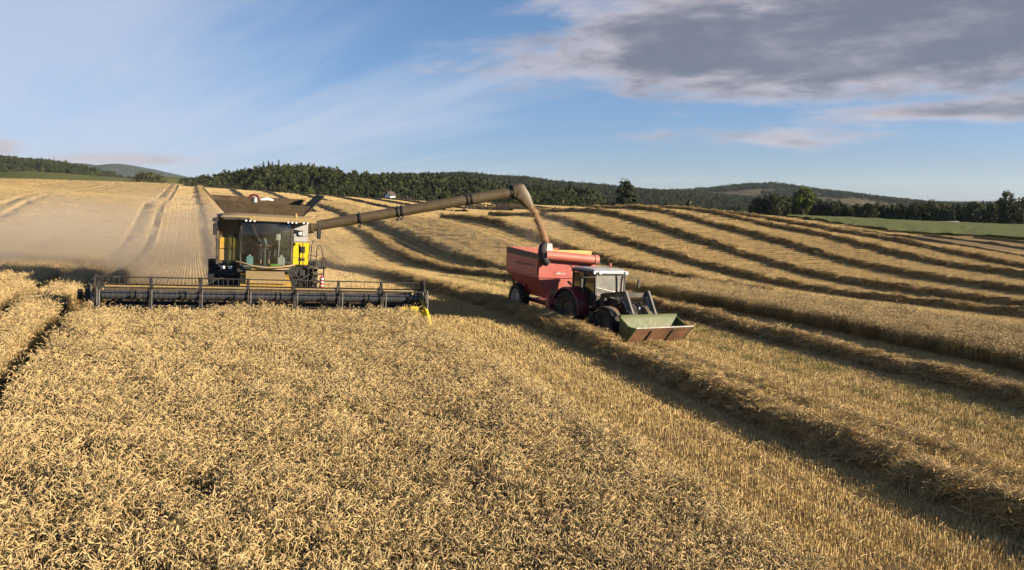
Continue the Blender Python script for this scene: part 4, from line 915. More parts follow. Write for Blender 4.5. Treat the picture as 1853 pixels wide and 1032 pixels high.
# roof with lamps
rf = MB().prism([(-1.52, 3.43), (1.68, 3.43), (1.76, 3.50), (1.66, 3.56), (.9, 3.58), (-.9, 3.59), (-1.48, 3.56), (-1.6, 3.5)], 2.30, 4.45, 'y').build('roof', 'yellow_dusty', comb, bevel=.03)
MB().bx(-.62, 1.72, 2.262, 2.298, 3.42, 3.53).build('front_fascia', 'yellow_dusty', rf, bevel=.01); MB().bx(-1.5, -.64, 2.262, 2.298, 3.43, 3.52).build('front_fascia', 'black', rf, bevel=.01)
for x in (-.72, -.58, -.44, .72, .86, 1.0, 1.26, 1.40):
    l_ = MB().lathe([(.03, .0), (.03, .04), (-.02, .042), (-.022, .034)], (x, 2.25, 3.42), 14, 'y').build('work_light', 'black', comb); MB().cyl((x, 2.238, 3.42), (x, 2.226, 3.42), .033, n=14).build('lens', 'lamp', l_)
# panel seams, grab handles and number plate on the combine front
for z in (2.1, 2.9): MB().bx(.97, 1.56, 2.935, 2.939, z, z + .008).build('panel_seam', 'black', comb)
MB().tube([(-1.62, 2.88, 2.0), (-1.66, 2.82, 2.1), (-1.66, 2.82, 2.6), (-1.62, 2.88, 2.7)], .014, 6).build('grab_handle', 'black', comb)
MB().tube([(-.5, 2.43, 3.38), (-.35, 2.36, 2.9), (-.15, 2.34, 2.62)], .012, 6).build('wiper', 'black', comb)
for x in (-1.45, -1.2): MB().bx(x - .07, x + .07, 2.92, 2.98, 1.62, 1.72).build('marker_lamp', 'lamp', comb, bevel=.01)
MB().cyl((1.0, 2.5, 3.58), (1.0, 2.5, 3.74), .05, n=12).build('beacon', 'yellow_dusty', comb)
# mirrors
for sg, x in ((-1, -1.74), (1, 1.82)):
    m_ = MB().bx(x - .075, x + .075, 2.30, 2.38, 2.86, 3.28).build('mirror', 'black', comb, bevel=.025); MB().bx(x - .06, x + .06, 2.385, 2.39, 2.90, 3.24).build('mirror_glass', 'mirror', m_)
    MB().tube([(sg * 1.5, 2.6, 3.5), (sg * 1.78, 2.36, 3.46), (x, 2.34, 3.28)], .022, 6).bx(x - .1, x + .1, 2.28, 2.44, 3.34, 3.46).build('mirror_arm', 'black', comb)
# grain tank
def panel(name, quad, mat, parent, th=.03):
    q = [Vector(p) for p in quad]; n = (q[1] - q[0]).cross(q[3] - q[0]).normalized() * th
    return MB().hexa([*q, *[p + n for p in q]]).build(name, mat, parent, bevel=.006)
tk = empty('grain_tank', comb)
panel('tank_panel', [(-1.30, 4.62, 3.45), (1.36, 4.62, 3.45), (1.74, 4.50, 3.98), (-1.80, 4.50, 4.05)], 'tank', tk)
panel('tank_panel', [(-1.30, 7.6, 3.45), (1.36, 7.6, 3.45), (1.9, 7.75, 4.15), (-1.9, 7.75, 4.15)], 'tank', tk)
panel('tank_panel', [(-1.32, 4.65, 3.46), (-1.32, 7.58, 3.46), (-2.20, 7.4, 4.42), (-2.20, 4.75, 4.42)], 'tank', tk)
panel('tank_panel', [(1.38, 4.65, 3.46), (1.38, 7.58, 3.46), (2.28, 7.4, 4.40), (2.28, 4.75, 4.40)], 'tank', tk)
gh = MB(); n = 20
for j in range(n + 1):
    for i in range(n + 1):
        a, b_ = i / n, j / n; gh.v.append((-1.35 + 2.75 * a, 4.65 + 2.95 * b_, 3.62 + .30 * math.sin(math.pi * a) * math.sin(math.pi * b_) + random.uniform(0, .03)))
gh.f = [(j * (n + 1) + i, j * (n + 1) + i + 1, (j + 1) * (n + 1) + i + 1, (j + 1) * (n + 1) + i) for j in range(n) for i in range(n)]
gh.build('grain_load', 'grain', tk)
MB().tube([(-.30 + .20 * math.cos(a), 5.6, 4.10 + .18 * math.sin(a)) for a in np.linspace(0, math.pi, 10)], .045, 8).build('fill_auger_hoop', 'dark_red', tk)
MB().tube([(-.05, 5.7, 4.1), (.2, 5.72, 4.14), (.42, 5.75, 4.10)], [.04, .06, .04], 10).build('fill_auger_cover', 'white', tk)
MB().cyl((-.3, 5.6, 3.5), (-.3, 5.6, 4.18), .12, n=12).build('fill_auger', 'steel', tk)
# unloading auger
A0, A1 = Vector((1.62, 4.55, 3.14)), Vector((9.86, 3.93, 5.02)); AD = (A1 - A0)
ua = MB().tube([A0, A0 + AD * .5, A1], [.195, .205, .22], 24).build('unloading_auger', 'auger', comb)
MB().tube([(1.3, 4.9, 2.2), (1.35, 4.85, 2.9), (1.5, 4.65, 3.12), A0 + AD * .03], .26, 18).build('auger_elbow', 'dark', ua)
def at_px(k): return A0 + AD * k
for k in (.245, .425, .445, .765, .785, .985): 
    c0 = at_px(k); d = AD.normalized(); MB().tube([c0 - d * .03, c0 + d * .03], .245, 24).bx(c0.x - .05, c0.x + .05, c0.y - .06, c0.y + .06, c0.z - .36, c0.z - .26).build('tube_flange', 'black', ua)
for k, w_ in ((.62, .3), (.70, .35), (.86, .22)): 
    c0 = at_px(k); MB().bar(c0 + Vector((-w_, 0, -.30)), c0 + Vector((w_, 0, -.27)), .08, .05).bx(c0.x - .03, c0.x + .03, c0.y - .03, c0.y + .03, c0.z - .42, c0.z - .2).build('tube_bracket', 'yellow_dusty', ua)
sp = MB(); secs = [((9.78, 3.94, 5.01), .27, .27, -12), ((9.96, 3.92, 5.06), .29, .29, -6), ((10.04, 3.92, 5.06), .36, .30, 24), ((10.28, 3.91, 4.82), .27, .28, 56), ((10.56, 3.89, 4.46), .17, .22, 60)]
o0 = 0; n = 16
for (c0, ra, rb, an) in secs:
    a = R(an); dr = Vector((math.sin(a), 0, math.cos(a)))
    for k in range(n):
        t_ = 2 * math.pi * k / n; cs, sn = math.cos(t_), math.sin(t_); pw = .38
        sp.v.append(tuple(Vector(c0) + dr * ra * math.copysign(abs(cs) ** pw, cs) + Vector((0, 1, 0)) * rb * math.copysign(abs(sn) ** pw, sn)))
sp.f = [(j * n + k, j * n + (k + 1) % n, (j + 1) * n + (k + 1) % n, (j + 1) * n + k) for j in range(len(secs) - 1) for k in range(n)]
sp.build('spout', 'auger', ua)
# ladder, handrails, platform
MB().bx(1.5, 2.2, 2.95, 4.4, 1.70, 1.76).build('platform', 'dark', comb)
ld = empty('ladder', comb)
for x in (1.72, 2.12): MB().tube([(x, 2.85, .55), (x, 2.9, 1.75)], .025, 6).build('rail', 'black', ld)
for i in range(4): MB().bx(1.72, 2.12, 2.78, 2.98, .62 + .29 * i, .66 + .29 * i).build('step', 'dark', ld)
def rail(pts): MB().tube(pts, .017, 6).build('handrail', 'black', comb)
rail([(1.62, 2.9, 1.75), (1.64, 2.9, 2.55), (1.68, 2.9, 2.72), (1.72, 2.95, 2.75), (1.74, 3.3, 2.72)])
rail([(1.82, 2.9, 1.75), (1.84, 2.9, 2.45), (1.90, 2.9, 2.58), (1.98, 2.9, 2.58), (2.03, 2.9, 2.4), (2.08, 2.9, 2.05)])
rail([(2.02, 2.9, 1.75), (2.04, 2.9, 2.0), (2.08, 2.9, 2.08), (2.16, 2.9, 2.08), (2.2, 2.9, 1.98), (2.2, 2.9, 1.78), (2.02, 2.9, 1.76)])
rail([(1.60, 2.9, 2.2), (1.84, 2.9, 2.16)]); rail([(1.35, 2.86, 1.8), (1.32, 2.86, 2.65)])
fe = MB().lathe([(.0, .001), (.0, .075), (.36, .075), (.42, .05), (.46, .025), (.50, .025), (.50, .001)], (2.04, 2.78, 1.0), 16, 'z').build('fire_extinguisher', 'red_bright', comb)
for z in (1.08, 1.22, 1.33): MB().lathe([(0, .077), (.045, .077)], (2.04, 2.78, z), 16, 'z').build('label_band', 'white', fe)
MB().tube([(2.04, 2.78, 1.5), (2.1, 2.76, 1.58), (2.08, 2.74, 1.68), (2.15, 2.74, 1.78)], .014, 6).build('hose', 'rubber_black', fe)

# ================= operator in the combine cab
def skin_mesh(name, verts, edges, rad_, mat, parent, sub=1):
    me = bpy.data.meshes.new(name); me.from_pydata(verts, edges, []); o = bpy.data.objects.new(name, me); COL.objects.link(o); o.parent = parent
    bpy.context.view_layer.objects.active = o; md = o.modifiers.new('skin', 'SKIN'); md.use_smooth_shade = True
    sv_ = me.skin_vertices[0].data if me.skin_vertices else None
    if sv_ is None:
        bm = bmesh.new(); bm.from_mesh(me); bm.verts.layers.skin.verify(); bm.to_mesh(me); bm.free(); sv_ = me.skin_vertices[0].data
    for i, r_ in enumerate(rad_): sv_[i].radius = (r_, r_) if not hasattr(r_, '__len__') else r_
    sv_[0].use_root = True
    s2 = o.modifiers.new('sub', 'SUBSURF'); s2.levels = sub; s2.render_levels = sub; me.materials.append(M[mat]); return o
pv, pe, pr = [], [], []
def J(p, r_, par=None):
    pv.append(p); pr.append(r_)
    if par is not None: pe.append((par, len(pv) - 1))
    return len(pv) - 1
pel = J((0, 0, .10), (.155, .12)); ch0 = J((0, .04, .30), (.145, .11), pel); ch1 = J((0, .05, .46), (.165, .11), ch0); nk = J((0, .04, .585), .055, ch1); hd0 = J((0, .01, .66), (.07, .085), nk); hd1 = J((0, 0, .74), (.078, .095), hd0); hd2 = J((0, .01, .82), (.05, .06), hd1)
nose = J((0, -.105, .715), .012, hd0)
for sg in (-1, 1):
    sh = J((sg * .19, .05, .50), .062, ch1); el = J((sg * .26, -.06, .29), .045, sh); wr = J((sg * .16, -.29, .33), .03, el); pm = J((sg * .145, -.355, .345), (.036, .02), wr)
    for k in range(4):
        f0 = J((sg * (.118 + .018 * k), -.395, .35), .0085, pm); f1 = J((sg * (.118 + .018 * k), -.42 + .004 * abs(k - 1.5), .335), .008, f0); J((sg * (.118 + .018 * k), -.415, .31), .007, f1)
    th0 = J((sg * .105, -.345, .35), .009, pm); J((sg * .095, -.37, .335), .008, th0)
    hp = J((sg * .10, -.02, .08), .085, pel); kn = J((sg * .15, -.42, .10), .062, hp); an = J((sg * .14, -.46, -.26), .042, kn); J((sg * .15, -.60, -.30), .036, an)
    J((sg * .092, .01, .735), .014, hd1)
per = empty('person', None); per.matrix_world = Matrix.Translation(comb.location) @ Euler((0.027, 0.055, R(20))).to_matrix().to_4x4() @ Matrix.Translation((-.02, 3.38, 2.17))
tag(per, 'operator in a grey shirt seated at the wheel inside the combine cab', 'person')
skin_mesh('body', pv, pe, pr, 'skin', per, 2)
skin_mesh('shirt', [(0, .0, .10), (0, .04, .30), (0, .05, .46), (0, .045, .535), (-.19, .05, .50), (-.225, -.005, .39), (.19, .05, .50), (.225, -.005, .39)], [(0, 1), (1, 2), (2, 3), (2, 4), (4, 5), (2, 6), (6, 7)], [(.168, .135), (.158, .125), (.178, .125), .07, .076, .066, .076, .066], 'shirt', per, 2)
skin_mesh('trousers', [(0, 0, .08), (-.10, -.02, .08), (-.15, -.42, .10), (-.14, -.455, -.2), (.10, -.02, .08), (.15, -.42, .10), (.14, -.455, -.2)], [(0, 1), (1, 2), (2, 3), (0, 4), (4, 5), (5, 6)], [(.16, .125), .098, .074, .058, .098, .074, .058], 'jeans', per, 2)
hr = MB(); 
for j in range(7):
    for i in range(14):
        th = math.pi * .56 * j / 6; ph = 2 * math.pi * i / 14; rr_ = .104 + .004 * math.sin(5 * ph + j)
        hr.v.append((rr_ * .88 * math.sin(th) * math.cos(ph), .018 + rr_ * 1.06 * math.sin(th) * math.sin(ph), .755 + rr_ * math.cos(th) + (.045 * max(0, -math.sin(ph)) if j > 4 else 0)))
hr.f = [(j * 14 + i, j * 14 + (i + 1) % 14, (j + 1) * 14 + (i + 1) % 14, (j + 1) * 14 + i) for j in range(6) for i in range(14)]
hr.build('hair', 'hair', per)
def cab_item(name, label, cat, mb, mat, loc_):
    r_ = empty(name, None); r_.matrix_world = Matrix.Translation(comb.location) @ Euler((0.027, 0.055, R(20))).to_matrix().to_4x4() @ Matrix.Translation(loc_); tag(r_, label, cat)
    mb.build('body', mat, r_, bevel=.015); MB().cyl((0, 0, .335), (0, 0, .37), .03, n=10).build('cap', 'white', r_); return r_
cab_item('water_jug', 'pale blue and white water jug on the cab floor in front of the operator', 'jug', MB().bx(-.12, .12, -.07, .07, 0, .30).bx(-.06, .06, -.05, .05, .30, .34), 'blue', (-.55, 2.72, 1.81))
cab_item('grey_canister', 'grey canister on the cab floor at the right behind the windscreen', 'canister', MB().bx(-.13, .13, -.08, .08, 0, .30).bx(-.06, .06, -.05, .05, .30, .34), 'lightgrey', (.55, 2.80, 1.81))

# ================= grain cart
TX, TY = 3.88, 30.24
def cart_world(x, y, z): 
    return Vector((TX, TY, Z1(TX, TY))) + Euler((0.027, 0.055, R(25))).to_matrix() @ Vector((x, y, z))
C0 = Vector((-.26, 5.2, 0)); p0 = cart_world(*C0)
cart = empty('grain_cart', None, (p0.x, p0.y, Z1(p0.x, p0.y) + .09), (0.02, 0.05, R(25))); tag(cart, 'faded red grain cart with hopper body being filled by the combine', 'grain cart')
def cb_(): return MB()
XL, XR, YF, YB, ZB, ZT = -1.31, 1.31, -1.6, 1.5, 1.72, 2.66
def pan(nm, q, mat): return panel(nm, q, mat, cart, .045)
pan('front_wall', [(XL, YF, ZB), (XR, YF, ZB), (XR, YF, ZT - .1), (XL, YF, ZT - .1)], 'red'); pan('rear_wall', [(XL, YB, ZB), (XR, YB, ZB), (XR, YB, ZT + .04), (XL, YB, ZT + .04)], 'red')
for x, sg in ((XL, -1), (XR, 1)):
    pan('side_wall', [(x, YF, ZB), (x, YB, ZB), (x, YB, ZT - .2), (x, YF, ZT - .26)], 'red'); pan('tarp_side', [(x + sg * .02, YF, ZT - .26), (x + sg * .02, YB, ZT - .2), (x - sg * .03, YB, ZT + .05), (x - sg * .03, YF, ZT - .05)], 'olive')
    MB().bar((x + sg * .03, YF, ZB - .02), (x + sg * .03, YB, ZB - .02), .06, .05).build('side_rib', 'red', cart)
MB().bar((XL, YF - .03, ZB - .02), (XR, YF - .03, ZB - .02), .06, .05).build('front_rib', 'red', cart)
MB().hexa([(-.78, YF + .02, .80), (.45, YF + .02, .80), (.45, .35, .80), (-.78, .35, .80), (XL, YF, ZB - .05), (XR, YF, ZB - .05), (XR, YB, ZB - .05), (XL, YB, ZB - .05)]).build('hopper', 'red', cart, bevel=.02)
ch = MB().hexa([(-.86, YF - .22, .42), (-.36, YF - .22, .42), (-.36, YF + .1, .42), (-.86, YF + .1, .42), (-.86, YF - .12, 1.22), (-.24, YF - .12, 1.22), (-.24, YF + .1, 1.22), (-.86, YF + .1, 1.22)]).build('discharge_chute', 'red', cart, bevel=.02)
MB().bx(-.80, -.42, YF - .16, YF - .13, 1.04, 1.20).build('chute_cover', 'yellow_dusty', ch); MB().bx(-.85, -.65, YF - .28, YF - .225, .55, .63).build('chute_latch', 'dark_red', ch)
MB().bx(-.65, -.5, -2.7, 1.4, .48, .64).bx(.5, .65, -1.5, 1.4, .48, .64).bar((.57, -1.4, .56), (-.2, -2.8, .52), .12, .14).bar((-.57, -1.4, .56), (-.2, -2.8, .52), .12, .14).bx(-1.0, 1.0, .55, .73, .46, .6).build('frame', 'dark_red', cart, bevel=.01)
for x in (-.95, .95): MB().bar((x, .2, .62), (x * 1.15, -.2, 1.7), .09, .09).bar((x, 1.1, .62), (x * 1.15, 1.3, 1.7), .09, .09).build('hopper_strut', 'dark_red', cart)
wheel(cart, -1.02, .64, .56, .65, .44, -1, 'lightgrey', 18, .62); wheel(cart, 1.02, .64, .56, .65, .44, 1, 'lightgrey', 18, .62)
fa = MB().tube([(-1.16, YF - .22, 2.60), (0, YF - .22, 2.53), (1.22, YF - .22, 2.45)], .185, 20).build('folded_auger', 'red_tube', cart)
MB().tube([(1.06, YF - .22, 2.46), (1.24, YF - .22, 2.45)], .205, 20).build('end_cap', 'red_tube', fa)
MB().bx(-.74, 1.1, YF + .02, YF + .10, 2.58, 2.80).build('edge_board', 'pale_yellow', cart, bevel=.01)
bl = MB().tube([(-1.02, YF - .15, 2.25), (-1.20, YF - .20, 2.42), (-1.27, YF - .12, 2.66), (-1.18, YF + .02, 2.90), (-1.02, YF + .1, 3.02)], [.13, .16, .16, .15, .13], 16)
for k in range(5): c0 = Vector((-1.05 - .05 * k, YF - .17, 2.28 + .1 * k)); bl.tube([c0, c0 + Vector((-.02, 0, .05))], .175, 16)
bl.build('rubber_boot', 'rubber_black', cart)
MB().hexa([(-1.12, YF - .18, 2.66), (-.80, YF - .18, 2.66), (-.80, YF - .1, 2.66), (-1.12, YF - .1, 2.66), (-1.0, YF - .05, 3.04), (-.78, YF - .05, 3.04), (-.78, YF + .02, 3.04), (-1.0, YF + .02, 3.04)]).build('deflector_plate', 'lightgrey', cart, bevel=.01)
for z in (2.12, 1.48):
    MB().bar((.10, YF - .04, z + .08), (.28, YF - .04, z - .07), .03, .04, up=(0, 1, 0)).bar((.28, YF - .04, z - .07), (.42, YF - .04, z - .07), .03, .04, up=(0, 1, 0)).bar((.42, YF - .04, z - .07), (.60, YF - .04, z + .10), .03, .04, up=(0, 1, 0)).build('bracket', 'dark_red', cart)
for x, sg in ((XL, -1), (XR, 1)):
    MB().bar((x + sg * .025, YF + .03, ZB + .02), (x + sg * .025, YF + .03, ZT - .28), .05, .04, up=(0, 1, 0)).build('side_post', 'red', cart)
for i in range(4): MB().bx(.62, .95, YF - .10, YF - .06, .95 + .3 * i, .98 + .3 * i).build('ladder_step', 'dark_red', cart)
MB().cyl((XL - .02, YB + .06, 1.2), (XL - .02, YB + .02, 1.2), .06, n=12).build('tail_lamp', 'red_bright', cart)
MB().tube([(-.2, -2.7, .6), (-.1, -2.2, .75), (-.3, -1.7, .7)], .02, 6).build('hydraulic_hose', 'rubber_black', cart)
# faded maker's lettering: worn white script strokes
lg = MB(); xx = -.52
for hgt_, wv_ in ((.10, .05), (.045, .03), (.12, .045), (.06, .05), (.055, .05), (.06, .05), (.05, .06)):
    lg.tube([(xx, YF - .052, 1.83), (xx + .02, YF - .052, 1.83 + hgt_), (xx + .03, YF - .052, 1.83 + hgt_ * .4), (xx + wv_, YF - .052, 1.832)], .011, 5); xx += wv_ + .012
lg.build('lettering', 'white', cart)
lg = MB(); yy = -1.2
for i, hgt_ in enumerate((.1, .08, .1, .09, .1, .08, 0, .1, .09, .1)):
    if hgt_: lg.tube([(XL - .05, yy, 2.08), (XL - .05, yy + .05, 2.08 + hgt_), (XL - .05, yy + .10, 2.08), (XL - .05, yy + .12, 2.08 + hgt_ * .6)], .010, 5)
    yy += .17
lg.build('lettering', material('faded_lettering', (.42, .3, .26), .7), cart)
gh = MB(); n = 16
for j in range(n + 1):
    for i in range(n + 1):
        a, b_ = i / n, j / n; gh.v.append((XL + .06 + (XR - XL - .12) * a, YF + .12 + (YB - YF - .2) * b_, 2.15 + .42 * math.exp(-((a - .42) ** 2 + (b_ - .48) ** 2) / .06) + random.uniform(0, .02)))
gh.f = [(j * (n + 1) + i, j * (n + 1) + i + 1, (j + 1) * (n + 1) + i + 1, (j + 1) * (n + 1) + i) for j in range(n) for i in range(n)]
gh.build('grain_load', 'grain', cart)

# ================= tractor with front loader
FX, FY = 4.15, 30.39
tr = empty('tractor', None, (FX, FY, Z1(FX, FY) - .04), (0.02, 0.055, R(33))); tag(tr, 'dark tractor with red fenders, pale cab roof and green front loader bucket', 'tractor')
wheel(tr, -.86, 0, .52, .56, .40, -1, 'dark', 16); wheel(tr, .86, 0, .52, .56, .40, 1, 'dark', 16)
wheel(tr, -.92, 2.2, .75, .78, .48, -1, 'dark', 20); wheel(tr, .92, 2.2, .75, .78, .48, 1, 'dark', 20)
MB().bx(-.18, .18, -.2, 2.4, .42, .82).bx(-.7, .7, -.08, .08, .38, .54).bx(-.7, .7, 2.1, 2.3, .58, .78).build('chassis', 'black', tr, bevel=.02)
hdn = MB().prism([(-.50, .72), (.98, .72), (.98, 1.42), (.2, 1.36), (-.38, 1.24), (-.52, 1.02)], -.34, .34, 'x').build('hood', 'black', tr, bevel=.05)
MB().bx(-.28, .28, -.545, -.51, .76, 1.02).build('grille', 'black', hdn); 
for x in (-.2, .2): MB().cyl((x, -.545, 1.12), (x, -.50, 1.12), .055, n=12).build('headlight', 'lamp', hdn)
MB().bx(-.36, -.345, -.2, .9, .8, 1.2).build('hood_panel', 'dark_red', hdn); MB().bx(.345, .36, -.2, .9, .8, 1.2).build('hood_panel', 'dark_red', hdn)
MB().tube([(.42, .85, 1.2), (.44, .85, 2.1), (.46, .8, 2.2)], .04, 10).build('exhaust', 'black', tr)
tc = empty('cab', tr)
PX = ((-.72, 1.02), (.72, 1.02), (.72, 2.36), (-.72, 2.36), (-.74, 1.65), (.74, 1.65))
for (x, y) in PX: MB().bar((x * .94, y - (.06 if y < 1.2 else 0), 1.02), (x, y, 2.24), .055, .07).build('pillar', 'black', tc)
MB().hexa([(-.66, .96, 1.42), (.66, .96, 1.42), (.66, .97, 1.42), (-.66, .97, 1.42), (-.69, 1.01, 2.2), (.69, 1.01, 2.2), (.69, 1.02, 2.2), (-.69, 1.02, 2.2)]).build('windscreen', 'glass_pale', tc)
for sg in (-1, 1):
    MB().hexa([(sg * .69, 1.05, 1.05), (sg * .69, 1.62, 1.05), (sg * .695, 1.62, 1.05), (sg * .695, 1.05, 1.05), (sg * .725, 1.06, 2.2), (sg * .73, 1.62, 2.2), (sg * .735, 1.62, 2.2), (sg * .73, 1.06, 2.2)]).build('door_window', 'glass_dark', tc)
    MB().hexa([(sg * .70, 1.69, 1.3), (sg * .69, 2.32, 1.3), (sg * .695, 2.32, 1.3), (sg * .705, 1.69, 1.3), (sg * .73, 1.69, 2.2), (sg * .72, 2.32, 2.2), (sg * .725, 2.32, 2.2), (sg * .735, 1.69, 2.2)]).build('side_window', 'glass_dark', tc)
MB().bx(-.66, .66, 2.34, 2.35, 1.3, 2.2).build('rear_window', 'glass_dark', tc)
MB().bx(-.66, .66, 1.0, 2.35, .98, 1.04).bx(-.62, .62, .985, 1.2, 1.04, 1.42).build('cab_floor', 'black', tc)
MB().bx(-.24, .24, 1.75, 2.2, 1.3, 1.42).bx(-.22, .22, 2.14, 2.26, 1.42, 1.95).bx(-.15, .15, 1.85, 2.1, 1.04, 1.3).build('seat', 'interior', tc, bevel=.03)
o = MB().lathe([(-.012, .165), (0, .18), (.012, .165), (0, .15), (-.012, .165)], (0, 0, 0), 22, 'z').cyl((0, 0, -.25), (0, 0, .01), .03).bar((-.16, 0, 0), (.16, 0, 0), .03, .015).build('steering_wheel', 'black', tc); o.location = (0, 1.42, 1.62); o.rotation_euler = (R(35), 0, 0)
rf = MB().prism([(.86, 2.24), (2.46, 2.24), (2.44, 2.36), (2.2, 2.42), (1.2, 2.42), (.9, 2.34)], -.78, .78, 'x').build('roof', 'lightgrey', tr, bevel=.04)
MB().bx(-.795, -.781, .95, 2.4, 2.235, 2.34).build('roof_trim', 'black', rf)
MB().bx(-.70, .70, .845, .862, 2.238, 2.27).build('roof_trim', 'black', rf)
for x in (-.62, .66, -.80): MB().lathe([(.04, .001), (.04, .055), (-.02, .06), (-.022, .0)], (x, .85 if x > -.7 else .95, 2.30), 14, 'y').build('work_light', 'lamp', rf)
MB().cyl((.2, 1.3, 2.42), (.2, 1.3, 2.62), .02, n=8).cyl((.2, 1.3, 2.52), (.2, 1.3, 2.64), .05, n=12).build('beacon', 'red_tube', rf)
for sg in (-1, 1):
    mb = MB(); n = 14
    for i in range(n + 1):
        a = R(-8 + 165 * i / n); 
        for (x, dr) in ((sg * .66, .90), (sg * 1.17, .88), (sg * 1.20, .82), (sg * .66, .86)): mb.v.append((x, 2.2 - dr * math.cos(a), .75 + dr * math.sin(a)))
    mb.f = [(4 * i + k, 4 * i + (k + 1) % 4, 4 * i + 4 + (k + 1) % 4, 4 * i + 4 + k) for i in range(n) for k in range(4)] + [(0, 1, 2, 3), (4 * n + 3, 4 * n + 2, 4 * n + 1, 4 * n)]
    mb.build('rear_fender', 'dark_red', tr)
    mb = MB(); n = 8
    for i in range(n + 1):
        a = R(35 + 110 * i / n)
        for (x, dr) in ((sg * .68, .64), (sg * 1.06, .63), (sg * 1.06, .61), (sg * .68, .62)): mb.v.append((x, -dr * math.cos(a), .52 + dr * math.sin(a)))
    mb.f = [(4 * i + k, 4 * i + (k + 1) % 4, 4 * i + 4 + (k + 1) % 4, 4 * i + 4 + k) for i in range(n) for k in range(4)]
    mb.build('front_fender', 'dark', tr)
    MB().bx(sg * .9 - .09, sg * .9 + .09, .62, .98, .48, .86).build('fuel_tank' if sg < 0 else 'battery_box', 'black', tr, bevel=.03)
    MB().bx(sg * .95 - .13, sg * .95 + .13, .9, 1.2, .42, .46).bx(sg * .95 - .13, sg * .95 + .13, .95, 1.2, .68, .72).build('step', 'black', tr)
    m_ = MB().bx(sg * 1.40 - .06, sg * 1.40 + .06, .92, .98, 1.74, 2.06).build('mirror', 'black', tr, bevel=.02); MB().bx(sg * 1.40 - .05, sg * 1.40 + .05, .982, .986, 1.78, 2.02).build('mirror_glass', 'mirror', m_)
    MB().tube([(sg * .76, .98, 2.12), (sg * 1.36, .95, 2.12), (sg * 1.40, .95, 2.06)], .016, 6).build('mirror_arm', 'black', tr)
ll = MB().cyl((-.72, .8, .9), (-.72, .72, .9), .05, n=12).build('side_lamp', 'lamp', tr)
ldr = empty('front_loader', tr)
for sg in (-1, 1):
    x = sg * .54
    MB().bx(x - .06, x + .06, .55, .8, .5, 1.52).build('post', 'black', ldr, bevel=.01)
    MB().bar((x, .72, 1.46), (x, -.55, 1.68), .10, .17).build('arm', 'black', ldr, bevel=.01)
    MB().bar((x, -.52, 1.74), (x, -1.20, .62), .09, .15).build('fore_arm', 'arm_grey', ldr, bevel=.01)
    MB().cyl((x + .1, .5, .95), (x + .1, -.1, 1.3), .045, n=12).cyl((x + .1, -.1, 1.3), (x + .1, -.4, 1.5), .025, n=10).build('lift_cylinder', 'black', ldr)
    MB().cyl((x - .09, -.50, 1.55), (x - .09, -.85, 1.1), .042, n=12).cyl((x - .09, -.85, 1.1), (x - .09, -1.25, .85), .024, n=10).build('tilt_cylinder', 'arm_grey', ldr)
MB().bar((-.54, -.42, 1.62), (.54, -.42, 1.62), .14, .16).build('cross_tube', 'black', ldr)
hz = MB()
for i in range(5): hz.tube([(-.3 + .13 * i, -.5, 1.5), (-.28 + .13 * i, -.75, 1.15 + .05 * (i % 2)), (-.2 + .1 * i, -1.0, .95)], .014, 6)
hz.build('hydraulic_hose', 'rubber_black', ldr)
bk = empty('bucket', tr)
BW = 1.34
prof = [(-1.25, .95), (-1.33, .40), (-1.52, .12), (-1.66, .08), (-2.14, .66)]
inn = [(-1.29, .95), (-1.37, .42), (-1.54, .16), (-1.655, .125), (-2.11, .67)]
MB().prism([prof[0], prof[1], prof[2], prof[3], inn[3], inn[2], inn[1], inn[0]], -BW, BW, 'x').build('back_plate', 'green', bk)
MB().prism([prof[3], prof[4], inn[4], inn[3]], -BW, BW, 'x').build('floor_plate', 'rust', bk)
for x in (-BW - .02, BW - .02): MB().prism([(-1.25, .95), (-1.33, .40), (-1.52, .10), (-1.66, .07), (-2.15, .66), (-1.75, .68)], x, x + .04, 'x').build('side_plate', 'green', bk)
MB().bar((-BW, -1.26, .97), (BW, -1.26, .97), .08, .09).build('top_rim', 'green', bk, bevel=.01); MB().bar((-BW - .02, -2.13, .68), (BW + .02, -2.13, .68), .05, .045).build('cutting_edge', 'steel', bk)
for x in (-.55, .45): MB().bar((x, -1.70, .10), (x, -2.09, .57), .045, .035, up=(0, 1, 1)).build('wear_strip', 'dark', bk)

# ================= stream of grain from the spout into the cart
mw = Matrix.Translation(comb.location) @ Euler((0.027, 0.055, R(20))).to_matrix().to_4x4()
g0 = mw @ Vector((10.60, 3.89, 4.44)); g1 = Vector(cart.location) + Euler((0.02, 0.05, R(25))).to_matrix() @ Vector((-.22, -.25, 2.5))
gs = MB(); pts = []; rs = []; n = 26
for i in range(n + 1):
    k = i / n; p = g0.lerp(g1, k); p.z = g0.z + (g1.z - g0.z) * (.55 * k + .45 * k * k); h_ = .55 * k + .45 * (1 - (1 - k) ** 1.3); p.x = g0.x + (g1.x - g0.x) * h_; p.y = g0.y + (g1.y - g0.y) * h_
    pts.append(p + Vector((random.gauss(0, .012), random.gauss(0, .012), 0))); rs.append(.11 + .05 * k + random.uniform(-.02, .02))
gs.tube(pts, rs, 14)
rg = random.Random(9)
for _ in range(2600):
    k = rg.random(); i = min(n - 1, int(k * n)); p = pts[i].lerp(pts[i + 1], k * n - i); r_ = abs(rg.gauss(.10, .06)) + .03 + .03 * k; a = rg.uniform(0, 6.283)
    c0 = p + Vector((r_ * math.cos(a), r_ * math.sin(a), rg.gauss(0, .05))); s_ = rg.uniform(.008, .016); o = len(gs.v)
    gs.v += [tuple(c0 + Vector(d) * s_) for d in ((1, 0, -.4), (-.6, .8, -.4), (-.6, -.8, -.4), (0, 0, 1.6))]; gs.f += [(o, o + 1, o + 2), (o, o + 3, o + 1), (o + 1, o + 3, o + 2), (o + 2, o + 3, o)]
